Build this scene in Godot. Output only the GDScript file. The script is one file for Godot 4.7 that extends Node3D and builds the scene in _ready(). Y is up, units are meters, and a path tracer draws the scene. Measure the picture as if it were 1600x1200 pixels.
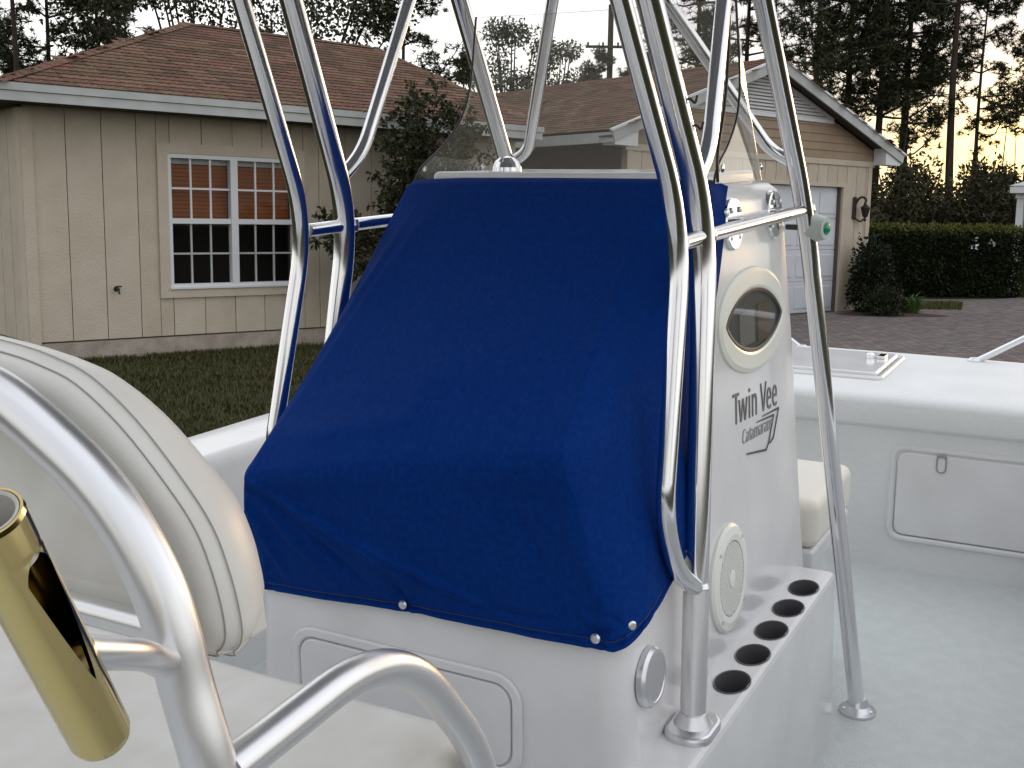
extends Node3D
# A boat on a driveway: camera, sky and sun first, then ground, houses and trees, then the boat and its fittings.
const EYE := 1.6
var boat := Transform3D(Basis(Vector3(0.8791, -0.0106, 0.4765), Vector3(-0.0194, 0.9981, 0.0578), Vector3(-0.4763, -0.0601, 0.8772)).orthonormalized(), Vector3(0.0281, 0.1527, -0.0839))
var home := Transform3D(Basis(Vector3(0.769, 0, -0.639), Vector3(0, 1, 0), Vector3(0.639, 0, 0.769)).orthonormalized(), Vector3(-4.686, 0, -12.411))
const MID := -1.045   # centre line of the boat
var rng := RandomNumberGenerator.new()
var M := {}
var taken := {}

# ---------------------------------------------------------------- mesh builder
class Mb:
	var v := PackedVector3Array()
	var n := PackedVector3Array()
	var t := PackedVector2Array()
	var c := PackedColorArray()
	var ix := PackedInt32Array()
	var col := Color.WHITE
	var use_col := false

	func vert(p: Vector3, nn: Vector3, uv := Vector2.ZERO) -> int:
		v.append(p); n.append(nn); t.append(uv); c.append(col)
		return v.size() - 1

	func face(a: int, b: int, d: int) -> void:
		if (v[b] - v[a]).cross(v[d] - v[a]).dot(n[a] + n[b] + n[d]) > 0.0:
			ix.append_array([a, d, b])
		else:
			ix.append_array([a, b, d])

	func quad(a: Vector3, b: Vector3, d: Vector3, e: Vector3, out := Vector3.ZERO) -> void:
		var nn := (b - a).cross(d - a).normalized()
		if nn.length_squared() < 0.5:
			nn = (d - a).cross(e - a).normalized()
		if out != Vector3.ZERO and nn.dot(out) < 0.0:
			nn = -nn
		var w := a.distance_to(b)
		var h := a.distance_to(e)
		var i := vert(a, nn, Vector2(0, h)); vert(b, nn, Vector2(w, h)); vert(d, nn, Vector2(w, 0)); vert(e, nn)
		face(i, i + 1, i + 2); face(i, i + 2, i + 3)

	func tri(a: Vector3, b: Vector3, d: Vector3, out := Vector3.ZERO) -> void:
		var nn := (b - a).cross(d - a).normalized()
		if out != Vector3.ZERO and nn.dot(out) < 0.0:
			nn = -nn
		var i := vert(a, nn); vert(b, nn); vert(d, nn)
		face(i, i + 1, i + 2)

	func box(p: Vector3, s: Vector3, b := Basis.IDENTITY) -> void:
		var x := b.x * s.x * 0.5
		var y := b.y * s.y * 0.5
		var z := b.z * s.z * 0.5
		for f in [[x, y, z], [-x, y, z], [y, z, x], [-y, z, x], [z, x, y], [-z, x, y]]:
			var o: Vector3 = p + f[0]
			quad(o - f[1] - f[2], o + f[1] - f[2], o + f[1] + f[2], o - f[1] + f[2], f[0])

	# a box from one corner to the other
	func span(a: Vector3, b: Vector3) -> void:
		box((a + b) * 0.5, (b - a).abs())

	func rbox(p: Vector3, s: Vector3, r: float, b := Basis.IDENTITY, k := 3) -> void:
		var h := s * 0.5
		r = minf(r, minf(h.x, minf(h.y, h.z)) * 0.999)
		for ax in 3:
			for sg in [-1.0, 1.0]:
				var u := (ax + 1) % 3
				var w := (ax + 2) % 3
				var us := steps(h[u], r, k)
				var ws := steps(h[w], r, k)
				var st := v.size()
				for i in us.size():
					for j in ws.size():
						var q := Vector3.ZERO
						q[ax] = sg * h[ax]; q[u] = us[i]; q[w] = ws[j]
						var inn := Vector3(clampf(q.x, -h.x + r, h.x - r), clampf(q.y, -h.y + r, h.y - r), clampf(q.z, -h.z + r, h.z - r))
						var d := (q - inn).normalized()
						vert(p + b * (inn + d * r), b * d, Vector2(us[i], ws[j]))
				for i in us.size() - 1:
					for j in ws.size() - 1:
						var a := st + i * ws.size() + j
						face(a, a + ws.size(), a + ws.size() + 1); face(a, a + ws.size() + 1, a + 1)

	func steps(h: float, r: float, k: int) -> PackedFloat32Array:
		var o := PackedFloat32Array()
		for i in k + 1:
			o.append(-h + r - r * tan(PI * 0.25 * (1.0 - float(i) / k)))
		for i in k + 1:
			o.append(h - r + r * tan(PI * 0.25 * float(i) / k))
		return o

	# a round bar along a path; radii may be one number or one per point
	func tube(path: PackedVector3Array, r0, seg := 14, caps := true) -> void:
		var m := path.size()
		var up := Vector3.UP
		var d0 := (path[1] - path[0]).normalized()
		if absf(d0.dot(up)) > 0.9:
			up = Vector3.RIGHT
		var st := v.size()
		var run := 0.0
		for i in m:
			var d: Vector3 = (path[mini(i + 1, m - 1)] - path[maxi(i - 1, 0)]).normalized()
			var sx := up.cross(d).normalized()
			up = d.cross(sx)
			var r: float = r0 if (r0 is float or r0 is int) else r0[i]
			if i > 0:
				run += path[i].distance_to(path[i - 1])
			for j in seg + 1:
				var a := TAU * j / seg
				var o := sx * cos(a) + up * sin(a)
				vert(path[i] + o * r, o, Vector2(float(j) / seg, run))
		for i in m - 1:
			for j in seg:
				var a := st + i * (seg + 1) + j
				face(a, a + seg + 1, a + seg + 2); face(a, a + seg + 2, a + 1)
		if caps:
			for e in [0, m - 1]:
				var d: Vector3 = (path[1] - path[0]).normalized() * -1.0 if e == 0 else (path[m - 1] - path[m - 2]).normalized()
				var ce := vert(path[e], d)
				var f := v.size()
				for j in seg + 1:
					vert(v[st + e * (seg + 1) + j], d)
				for j in seg:
					face(ce, f + j, f + j + 1)

	# profile: points (radius, height) turned round an axis; the outline runs so that its outside lies to the right of its direction
	func lathe(prof: Array, at: Vector3, b := Basis.IDENTITY, seg := 20) -> void:
		for i in prof.size() - 1:
			var p: Vector2 = prof[i]
			var q: Vector2 = prof[i + 1]
			var d := (q - p).normalized()
			var nr := Vector2(d.y, -d.x)
			var st := v.size()
			for j in seg + 1:
				var a := TAU * j / seg
				var o := Vector3(cos(a), 0, sin(a))
				var nn := (b * (o * nr.x + Vector3(0, nr.y, 0))).normalized()
				vert(at + b * (o * p.x + Vector3(0, p.y, 0)), nn, Vector2(float(j) / seg, p.y))
				vert(at + b * (o * q.x + Vector3(0, q.y, 0)), nn, Vector2(float(j) / seg, q.y))
			for j in seg:
				var a := st + j * 2
				if p.x > 1e-5:
					face(a, a + 1, a + 2)
				if q.x > 1e-5:
					face(a + 1, a + 3, a + 2)

	# loops run counter-clockwise seen from the side towards which they progress
	func loft(loops: Array, smooth := false, cap0 := false, cap1 := false) -> void:
		var m: int = loops[0].size()
		if smooth:
			var st := v.size()
			for i in loops.size():
				for j in m:
					var tg: Vector3 = loops[i][(j + 1) % m] - loops[i][(j + m - 1) % m]
					var pr: Vector3 = loops[mini(i + 1, loops.size() - 1)][j] - loops[maxi(i - 1, 0)][j]
					vert(loops[i][j], tg.cross(pr).normalized(), Vector2(float(j) / m, i))
			for i in loops.size() - 1:
				for j in m:
					var a := st + i * m + j
					var b := st + i * m + (j + 1) % m
					face(a, b, b + m); face(a, b + m, a + m)
		else:
			for i in loops.size() - 1:
				var st := v.size()
				for j in m:
					var tg: Vector3 = loops[i][(j + 1) % m] - loops[i][(j + m - 1) % m]
					var tg2: Vector3 = loops[i + 1][(j + 1) % m] - loops[i + 1][(j + m - 1) % m]
					var nn := (tg + tg2).cross(loops[i + 1][j] - loops[i][j]).normalized()
					vert(loops[i][j], nn); vert(loops[i + 1][j], nn)
				for j in m:
					var a := st + j * 2
					var b := st + ((j + 1) % m) * 2
					face(a, b, b + 1); face(a, b + 1, a + 1)
		for e in 2:
			if (e == 0 and cap0) or (e == 1 and cap1):
				var lp: PackedVector3Array = loops[0] if e == 0 else loops[-1]
				var ce := Vector3.ZERO
				var nn := Vector3.ZERO
				for j in m:
					ce += lp[j] / m
					nn += lp[j].cross(lp[(j + 1) % m])
				nn = nn.normalized() * (-1.0 if e == 0 else 1.0)
				var k := vert(ce, nn)
				for j in m:
					vert(lp[j], nn)
				for j in m:
					face(k, k + 1 + j, k + 1 + (j + 1) % m)

	# rows of points with smooth normals; flip turns the outside round
	func grid(rows: Array, flip := false, uvs := 1.0) -> void:
		var m: int = rows[0].size()
		var st := v.size()
		for i in rows.size():
			for j in m:
				var du: Vector3 = rows[i][mini(j + 1, m - 1)] - rows[i][maxi(j - 1, 0)]
				var dv: Vector3 = rows[mini(i + 1, rows.size() - 1)][j] - rows[maxi(i - 1, 0)][j]
				var nn := du.cross(dv).normalized()
				if nn.length_squared() < 0.5:
					nn = Vector3.UP
				vert(rows[i][j], -nn if flip else nn, Vector2(j, i) * uvs)
		for i in rows.size() - 1:
			for j in m - 1:
				var a := st + i * m + j
				face(a, a + 1, a + m + 1); face(a, a + m + 1, a + m)

	# a flat outline given a thickness, with a small chamfer
	func prism(poly: PackedVector2Array, at: Vector3, ux: Vector3, uy: Vector3, thick: float, bev := 0.0) -> void:
		if Geometry2D.is_polygon_clockwise(poly):
			poly = poly.duplicate(); poly.reverse()
		var w := ux.cross(uy).normalized()
		var m := poly.size()
		var cap := poly
		if bev > 0.0:
			var off := Geometry2D.offset_polygon(poly, -bev)
			if off.size() == 1 and off[0].size() == m:
				var best := 0
				for j in m:
					if off[0][j].distance_to(poly[0]) < off[0][best].distance_to(poly[0]):
						best = j
				cap = PackedVector2Array()
				for j in m:
					cap.append(off[0][(j + best) % m])
				if Geometry2D.is_polygon_clockwise(cap):
					cap = poly; bev = 0.0
			else:
				bev = 0.0
		for j in m:
			var a := poly[j]
			var b := poly[(j + 1) % m]
			var p := at + ux * a.x + uy * a.y
			var q := at + ux * b.x + uy * b.y
			var o := (q - p).cross(w)
			quad(p, q, q + w * (thick - bev), p + w * (thick - bev), o)
			if bev > 0.0:
				var a2 := at + ux * cap[j].x + uy * cap[j].y + w * thick
				var b2 := at + ux * cap[(j + 1) % m].x + uy * cap[(j + 1) % m].y + w * thick
				quad(p + w * (thick - bev), q + w * (thick - bev), b2, a2, o.normalized() + w)
		var tr := Geometry2D.triangulate_polygon(cap)
		for i in range(0, tr.size(), 3):
			tri(at + ux * cap[tr[i]].x + uy * cap[tr[i]].y + w * thick, at + ux * cap[tr[i + 1]].x + uy * cap[tr[i + 1]].y + w * thick, at + ux * cap[tr[i + 2]].x + uy * cap[tr[i + 2]].y + w * thick, w)
		var tb := Geometry2D.triangulate_polygon(poly)
		for i in range(0, tb.size(), 3):
			tri(at + ux * poly[tb[i]].x + uy * poly[tb[i]].y, at + ux * poly[tb[i + 1]].x + uy * poly[tb[i + 1]].y, at + ux * poly[tb[i + 2]].x + uy * poly[tb[i + 2]].y, -w)

	func mesh(m: Material) -> ArrayMesh:
		var a := []
		a.resize(Mesh.ARRAY_MAX)
		a[Mesh.ARRAY_VERTEX] = v; a[Mesh.ARRAY_NORMAL] = n; a[Mesh.ARRAY_TEX_UV] = t; a[Mesh.ARRAY_INDEX] = ix
		if use_col:
			a[Mesh.ARRAY_COLOR] = c
		var r := ArrayMesh.new()
		r.add_surface_from_arrays(Mesh.PRIMITIVE_TRIANGLES, a)
		r.surface_set_material(0, m)
		return r

# ---------------------------------------------------------------- objects
func numbered(called: String) -> String:
	var k: int = taken.get(called, -1) + 1
	taken[called] = k
	return called if k == 0 else "%s_%03d" % [called, k]

func tag(o: Node3D, label: String, category: String, group := "") -> Node3D:
	o.set_meta("label", label); o.set_meta("category", category)
	if group:
		o.set_meta("group", group)
	return o

# a thing whose frame is the boat's, the house's or the world's, with its origin at the thing's own base
func thing(called: String, label: String, category: String, frame: Transform3D, base := Vector3.ZERO, group := "") -> Node3D:
	var o := Node3D.new()
	o.name = numbered(called)
	add_child(o)
	o.transform = frame * Transform3D(Basis.IDENTITY, base)
	o.set_meta("base", base)
	return tag(o, label, category, group)

func whole(called: String, label: String, category: String, mb: Mb, m: Material, frame: Transform3D, group := "") -> MeshInstance3D:
	var o := MeshInstance3D.new()
	o.name = numbered(called)
	o.mesh = mb.mesh(m)
	add_child(o)
	o.transform = frame
	tag(o, label, category, group)
	return o

func part(called: String, mb: Mb, m: Material, under: Node3D) -> MeshInstance3D:
	var o := MeshInstance3D.new()
	o.name = part_name(called, under)
	o.mesh = mb.mesh(m)
	under.add_child(o)
	o.position = -shift_of(under)
	o.set_meta("base", Vector3.ZERO)
	return o

func piece(called: String, mesh: Mesh, at: Transform3D, under: Node3D) -> MeshInstance3D:
	var o := MeshInstance3D.new()
	o.name = part_name(called, under)
	o.mesh = mesh
	under.add_child(o)
	o.transform = Transform3D(at.basis, at.origin - shift_of(under))
	return o

func part_name(called: String, under: Node3D) -> String:
	var seen: Dictionary = under.get_meta("names") if under.has_meta("names") else {}
	var k: int = seen.get(called, -1) + 1
	seen[called] = k
	under.set_meta("names", seen)
	return called if k == 0 else "%s_%03d" % [called, k]

func shift_of(o: Node3D) -> Vector3:
	return o.get_meta("base") if o.has_meta("base") else Vector3.ZERO

func struct(called: String, mb: Mb, m: Material, frame := Transform3D.IDENTITY) -> MeshInstance3D:
	var o := MeshInstance3D.new()
	o.name = called
	o.mesh = mb.mesh(m)
	add_child(o)
	o.transform = frame
	o.set_meta("kind", "structure")
	return o

# ---------------------------------------------------------------- small helpers
func fillet(path: Array, r: float, k := 8) -> PackedVector3Array:
	var o := PackedVector3Array([path[0]])
	for i in range(1, path.size() - 1):
		var p: Vector3 = path[i]
		var a: Vector3 = path[i - 1] - p
		var b: Vector3 = path[i + 1] - p
		var cut := minf(r, minf(a.length(), b.length()) * 0.49)
		var s := p + a.normalized() * cut
		var e := p + b.normalized() * cut
		for j in k + 1:
			var f := float(j) / k
			o.append(s.lerp(p, f).lerp(p.lerp(e, f), f))
	o.append(path[-1])
	return o

func curve(path: Array, k := 6) -> PackedVector3Array:
	var o := PackedVector3Array()
	for i in path.size() - 1:
		var p0: Vector3 = path[maxi(i - 1, 0)]
		var p3: Vector3 = path[mini(i + 2, path.size() - 1)]
		for j in k:
			o.append((path[i] as Vector3).cubic_interpolate(path[i + 1], p0, p3, float(j) / k))
	o.append(path[-1])
	return o

func round_rect(w: float, h: float, r: float, k := 5) -> PackedVector2Array:
	var o := PackedVector2Array()
	for q in 4:
		var cx: float = [1, -1, -1, 1][q] * (w * 0.5 - r)
		var cy: float = [1, 1, -1, -1][q] * (h * 0.5 - r)
		for j in k + 1:
			var a := PI * 0.5 * (q + float(j) / k)
			o.append(Vector2(cx + r * cos(a), cy + r * sin(a)))
	return o

func flat(poly: PackedVector2Array, at: Vector3, ux: Vector3, uy: Vector3) -> PackedVector3Array:
	var o := PackedVector3Array()
	for p in poly:
		o.append(at + ux * p.x + uy * p.y)
	return o

# a plate with a rolled edge lying on the plane of ux and uy
func plate(mb: Mb, at: Vector3, ux: Vector3, uy: Vector3, w: float, h: float, r: float, thick: float, bev: float) -> void:
	var z := ux.cross(uy).normalized()
	var b2 := bev * 0.3
	mb.loft([flat(round_rect(w, h, r), at, ux, uy), flat(round_rect(w, h, r), at + z * (thick - bev), ux, uy),
		flat(round_rect(w - b2 * 2, h - b2 * 2, r - b2), at + z * (thick - b2), ux, uy), flat(round_rect(w - bev * 2, h - bev * 2, r - bev), at + z * thick, ux, uy)], false, true, true)

func ring(mb: Mb, at: Vector3, ux: Vector3, uy: Vector3, w: float, h: float, r: float, wide: float, thick: float) -> void:
	var z := ux.cross(uy).normalized()
	var b := thick * 0.5
	mb.loft([flat(round_rect(w, h, r), at, ux, uy), flat(round_rect(w, h, r), at + z * (thick - b), ux, uy), flat(round_rect(w - b * 2, h - b * 2, r - b), at + z * thick, ux, uy),
		flat(round_rect(w - wide * 2 + b * 2, h - wide * 2 + b * 2, r - wide + b), at + z * thick, ux, uy), flat(round_rect(w - wide * 2, h - wide * 2, r - wide), at + z * (thick - b), ux, uy), flat(round_rect(w - wide * 2, h - wide * 2, r - wide), at, ux, uy)])

func axis(d: Vector3) -> Basis:   # a basis whose y runs along d
	d = d.normalized()
	var x := d.cross(Vector3.UP if absf(d.y) < 0.9 else Vector3.RIGHT).normalized()
	return Basis(x, d, x.cross(d))

func mat(col: Color, rough: float, metal := 0.0, spec := 0.5) -> StandardMaterial3D:
	var m := StandardMaterial3D.new()
	m.albedo_color = col.linear_to_srgb()
	m.roughness = rough; m.metallic = metal; m.metallic_specular = spec
	return m

func noise(freq: float, kind := FastNoiseLite.TYPE_SIMPLEX_SMOOTH, oct := 4, sd := 1) -> FastNoiseLite:
	var f := FastNoiseLite.new()
	f.noise_type = kind; f.frequency = freq; f.fractal_octaves = oct; f.seed = sd
	return f

func noise_tex(freq: float, lo: Color, hi: Color, size := 512, oct := 4, sd := 1, kind := FastNoiseLite.TYPE_SIMPLEX_SMOOTH) -> NoiseTexture2D:
	var x := NoiseTexture2D.new()
	x.width = size; x.height = size; x.seamless = true
	x.noise = noise(freq, kind, oct, sd)
	var g := Gradient.new()
	g.set_color(0, lo); g.set_color(1, hi)
	x.color_ramp = g
	return x

func bump_tex(freq: float, strength: float, size := 512, oct := 3, sd := 3, kind := FastNoiseLite.TYPE_SIMPLEX_SMOOTH) -> NoiseTexture2D:
	var x := NoiseTexture2D.new()
	x.width = size; x.height = size; x.seamless = true; x.as_normal_map = true; x.bump_strength = strength
	x.noise = noise(freq, kind, oct, sd)
	return x

func tri_tex(m: StandardMaterial3D, tex: Texture2D, scale: float, nrm: Texture2D = null, ns := 1.0, world := false) -> StandardMaterial3D:
	m.uv1_triplanar = true
	m.uv1_world_triplanar = world
	m.uv1_scale = Vector3.ONE * scale
	if tex:
		m.albedo_texture = tex
	if nrm:
		m.normal_enabled = true; m.normal_texture = nrm; m.normal_scale = ns
	return m

func leafy(col: Color, back: Color) -> StandardMaterial3D:
	var m := mat(col, 0.65, 0.0, 0.35)
	m.vertex_color_use_as_albedo = true
	m.backlight_enabled = true; m.backlight = back
	m.cull_mode = BaseMaterial3D.CULL_DISABLED
	return m

# ---------------------------------------------------------------- materials
func materials() -> void:
	var gel := mat(Color(0.76, 0.76, 0.77), 0.25)
	gel.clearcoat_enabled = true; gel.clearcoat = 0.5; gel.clearcoat_roughness = 0.08
	M.gel = tri_tex(gel, noise_tex(0.008, Color(0.945, 0.94, 0.935), Color(1, 1, 1), 512, 7, 11), 0.9)
	M.deck = tri_tex(mat(Color(0.78, 0.79, 0.80), 0.55), noise_tex(0.006, Color(0.95, 0.95, 0.94), Color(1, 1, 1), 512, 5, 13), 0.7, bump_tex(0.09, 2.0, 512, 2), 0.25)
	var sole := mat(Color(0.66, 0.69, 0.68), 0.5)
	M.sole = tri_tex(sole, noise_tex(0.02, Color(0.955, 0.96, 0.955), Color(1, 1, 1), 512, 6, 12), 1.4, bump_tex(0.16, 3.0, 512, 2), 0.5)
	var pipe := mat(Color(0.80, 0.80, 0.82), 0.17, 1.0)
	var sm := noise_tex(0.03, Color(0.88, 0.88, 0.88), Color(1, 1, 1), 256, 4, 5)
	pipe.roughness_texture = sm
	pipe.uv1_scale = Vector3(6, 0.6, 1)
	M.pipe = pipe
	var satin := mat(Color(0.76, 0.76, 0.77), 0.36, 1.0)
	satin.roughness_texture = sm
	satin.uv1_scale = Vector3(6, 0.6, 1)
	M.satin = satin
	M.chrome = mat(Color(0.85, 0.85, 0.86), 0.07, 1.0)
	M.cast = mat(Color(0.72, 0.72, 0.74), 0.3, 1.0)
	M.gold = mat(Color(0.60, 0.48, 0.21), 0.15, 1.0)  # steel; the warm sky it reflects is put into its colour
	var can := mat(Color(0.0008, 0.036, 0.22), 0.88, 0.0, 0.2)
	can.rim_enabled = true; can.rim = 0.12; can.rim_tint = 0.7
	M.canvas = tri_tex(can, noise_tex(0.012, Color(0.74, 0.75, 0.80), Color(1, 1, 1), 1024, 7, 21), 5.0, weave(), 0.3)
	var vin := mat(Color(0.70, 0.69, 0.665), 0.42)
	M.vinyl = tri_tex(vin, noise_tex(0.01, Color(0.94, 0.93, 0.91), Color(1, 1, 1), 256, 4, 31), 3.0, bump_tex(0.12, 1.5, 512, 2, 8, FastNoiseLite.TYPE_CELLULAR), 0.18)
	M.cream = mat(Color(0.74, 0.71, 0.63), 0.5)
	M.awning = mat(Color(0.42, 0.43, 0.44), 0.7)
	M.ring = mat(Color(0.76, 0.77, 0.69), 0.3)
	M.plastic = mat(Color(0.74, 0.75, 0.71), 0.38)
	M.light_grey = mat(Color(0.50, 0.55, 0.51), 0.45)
	M.thread = mat(Color(0.34, 0.325, 0.30), 0.8)
	M.cup = mat(Color(0.10, 0.097, 0.103), 0.35)
	M.black = mat(Color(0.012, 0.012, 0.013), 0.35)
	M.gap = mat(Color(0.10, 0.09, 0.08), 0.8)
	M.ink = mat(Color(0.05, 0.05, 0.055), 0.5)
	M.letters = mat(Color(0.12, 0.12, 0.13), 0.5)
	M.grey_ink = mat(Color(0.28, 0.29, 0.31), 0.5)
	M.grey = mat(Color(0.30, 0.31, 0.32), 0.4)
	M.liner_dark = mat(Color(0.10, 0.105, 0.095), 0.6)
	M.liner = mat(Color(0.55, 0.54, 0.52), 0.5)
	M.green_lens = mat(Color(0.01, 0.22, 0.12), 0.12)
	M.tan = mat(Color(0.42, 0.33, 0.19), 0.6)
	var smoke := mat(Color(0.40, 0.38, 0.31), 0.03)
	smoke.albedo_color.a = 0.22
	smoke.transparency = BaseMaterial3D.TRANSPARENCY_ALPHA
	M.smoke = smoke
	var dark := mat(Color(0.05, 0.05, 0.05), 0.04)
	dark.albedo_color.a = 0.55
	dark.transparency = BaseMaterial3D.TRANSPARENCY_ALPHA
	M.dark_glass = dark
	var pane := mat(Color(0.02, 0.02, 0.02), 0.03, 0.0, 0.22)
	pane.albedo_color.a = 0.08
	pane.transparency = BaseMaterial3D.TRANSPARENCY_ALPHA
	M.pane = pane
	# the houses
	var st := bump_tex(0.12, 2.0, 512, 3, 14)
	M.siding = tri_tex(mat(Color(0.56, 0.485, 0.39), 0.85), noise_tex(0.008, Color(0.94, 0.935, 0.92), Color(1, 1, 1), 512, 6, 41), 0.5, st, 0.5)
	M.siding_b = tri_tex(mat(Color(0.585, 0.51, 0.415), 0.85), noise_tex(0.008, Color(0.95, 0.945, 0.935), Color(1, 1, 1), 512, 6, 43), 0.5, st, 0.5)
	M.lap = tri_tex(mat(Color(0.37, 0.285, 0.20), 0.8), noise_tex(0.01, Color(0.9, 0.88, 0.86), Color(1, 1, 1), 256, 5, 44), 0.7)
	M.base_wall = tri_tex(mat(Color(0.46, 0.405, 0.35), 0.9), noise_tex(0.01, Color(0.8, 0.78, 0.76), Color(1, 1, 1), 512, 6, 42), 0.6, st, 0.8)
	M.joint = mat(Color(0.10, 0.085, 0.07), 0.9)
	M.fascia = tri_tex(mat(Color(0.52, 0.54, 0.54), 0.5), noise_tex(0.01, Color(0.88, 0.88, 0.86), Color(1, 1, 1), 256, 5, 45), 0.6)
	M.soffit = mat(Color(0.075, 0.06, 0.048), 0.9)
	M.white = mat(Color(0.70, 0.71, 0.73), 0.45)
	M.door = tri_tex(mat(Color(0.66, 0.69, 0.74), 0.4), noise_tex(0.008, Color(0.94, 0.94, 0.94), Color(1, 1, 1), 256, 4, 46), 0.5)
	M.blind = mat(Color(0.27, 0.08, 0.016), 0.7)
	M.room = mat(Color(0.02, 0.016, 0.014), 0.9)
	M.iron = mat(Color(0.02, 0.018, 0.016), 0.5)
	M.shingles = []
	var grit := noise_tex(0.03, Color(0.5, 0.48, 0.46), Color(1, 1, 1), 256, 4, 51)
	for k in [Color(0.31, 0.185, 0.135), Color(0.25, 0.155, 0.117), Color(0.34, 0.212, 0.155), Color(0.20, 0.137, 0.10), Color(0.28, 0.20, 0.13), Color(0.31, 0.17, 0.13)]:
		M.shingles.append(tri_tex(mat(k, 0.95, 0.0, 0.2), grit, 3.0))
	var many := mat(Color.WHITE, 0.95, 0.0, 0.2)
	many.vertex_color_use_as_albedo = true
	M.many_shingles = tri_tex(many, grit, 3.0)
	M.pavers = []
	var rough := noise_tex(0.03, Color(0.75, 0.74, 0.73), Color(1, 1, 1), 256, 5, 52)
	for k in [Color(0.23, 0.19, 0.18), Color(0.205, 0.18, 0.18), Color(0.25, 0.20, 0.185), Color(0.19, 0.175, 0.177), Color(0.24, 0.21, 0.20)]:
		M.pavers.append(tri_tex(mat(k, 0.9, 0.0, 0.3), rough, 4.0))
	var mp := mat(Color.WHITE, 0.9, 0.0, 0.3)
	mp.vertex_color_use_as_albedo = true
	M.many_pavers = tri_tex(mp, rough, 4.0)
	M.sand = mat(Color(0.11, 0.095, 0.085), 0.95)
	M.mulch = tri_tex(mat(Color(0.10, 0.035, 0.025), 0.95), noise_tex(0.08, Color(0.4, 0.4, 0.4), Color(1, 1, 1), 256, 4, 53), 2.0)
	M.earth = tri_tex(mat(Color(0.05, 0.048, 0.022), 1.0, 0.0, 0.1), noise_tex(0.02, Color(0.45, 0.5, 0.4), Color(1.0, 0.95, 0.9), 512, 6, 54), 0.35, null, 1.0, true)
	M.grass = leafy(Color(1, 1, 1), Color(0.12, 0.13, 0.03))
	M.leaf = leafy(Color(1, 1, 1), Color(0.10, 0.12, 0.03))
	M.needle = leafy(Color(1, 1, 1), Color(0.06, 0.06, 0.02))
	M.bark = tri_tex(mat(Color(0.085, 0.06, 0.045), 0.95), noise_tex(0.03, Color(0.4, 0.4, 0.4), Color(1, 1, 1), 256, 5, 55), 1.5)
	M.twig = mat(Color(0.06, 0.045, 0.03), 0.9)
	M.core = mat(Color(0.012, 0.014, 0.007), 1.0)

# a plain weave as a normal map
func weave() -> ImageTexture:
	var im := Image.create(256, 256, false, Image.FORMAT_RGB8)
	for y in 256:
		for x in 256:
			var a := (x / 4 + y / 4) % 2
			var h := absf(sin(PI * x / 4.0)) if a == 0 else absf(sin(PI * y / 4.0))
			im.set_pixel(x, y, Color(h, h, h))
	im.bump_map_to_normal_map(2.0)
	return ImageTexture.create_from_image(im)

# ---------------------------------------------------------------- sky, camera, sun
func sky_picture() -> ImageTexture:
	var w := 768
	var h := 384
	var im := Image.create(w, h, false, Image.FORMAT_RGBF)
	var cl := noise(1.6, FastNoiseLite.TYPE_SIMPLEX_SMOOTH, 5, 7)
	var sun := Vector3(sin(deg_to_rad(25.0)), 0.085, -cos(deg_to_rad(25.0))).normalized()
	for y in h:
		var el := PI * (0.5 - (y + 0.5) / h)
		for x in w:
			var az := TAU * (x + 0.5) / w
			var d := Vector3(sin(az) * cos(el), sin(el), -cos(az) * cos(el))
			var up := maxf(d.y, 0.0)
			var eld := rad_to_deg(el)
			var side := clampf((d.x * sun.x + d.z * sun.z) * 0.5 + 0.5, 0.0, 1.0)
			var col := Color(1.10, 1.09, 1.03).lerp(Color(0.90, 0.94, 1.0), clampf(up * 1.6, 0.0, 1.0))
			var daz := rad_to_deg(acos(clampf((d.x * sun.x + d.z * sun.z) / maxf(Vector2(d.x, d.z).length() * Vector2(sun.x, sun.z).length(), 1e-4), -1.0, 1.0)))
			# broken cloud, thickest in a bank that stands above the sunset
			var k := cl.get_noise_3d(d.x, d.y * 2.6, d.z) + 0.55 * smoothstep(6.0, 10.5, eld) * smoothstep(60.0, 26.0, eld) * exp(-pow(daz / 24.0, 4.0))
			var cloud := clampf((k - 0.05) * 3.0, 0.0, 1.0) * smoothstep(0.04, 0.12, up)
			col = col.lerp(Color(0.60, 0.575, 0.60), cloud * 0.85)
			col = col * lerpf(0.62, 1.06, side)
			var band := exp(-pow(daz / 17.0, 2.0)) * exp(-pow((eld - 3.5) / 5.0, 2.0)) * (1.0 - 0.5 * cloud)
			col = col.lerp(Color(1.2, 0.82, 0.30), band * 0.92)
			var ang := rad_to_deg(acos(clampf(d.dot(sun), -1.0, 1.0)))
			col += Color(0.9, 0.66, 0.25) * exp(-pow(ang / 5.0, 2.0)) * 0.8 * (1.0 - 0.7 * cloud)
			im.set_pixel(x, y, Color(col.r, col.g, col.b))
	return ImageTexture.create_from_image(im)

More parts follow.
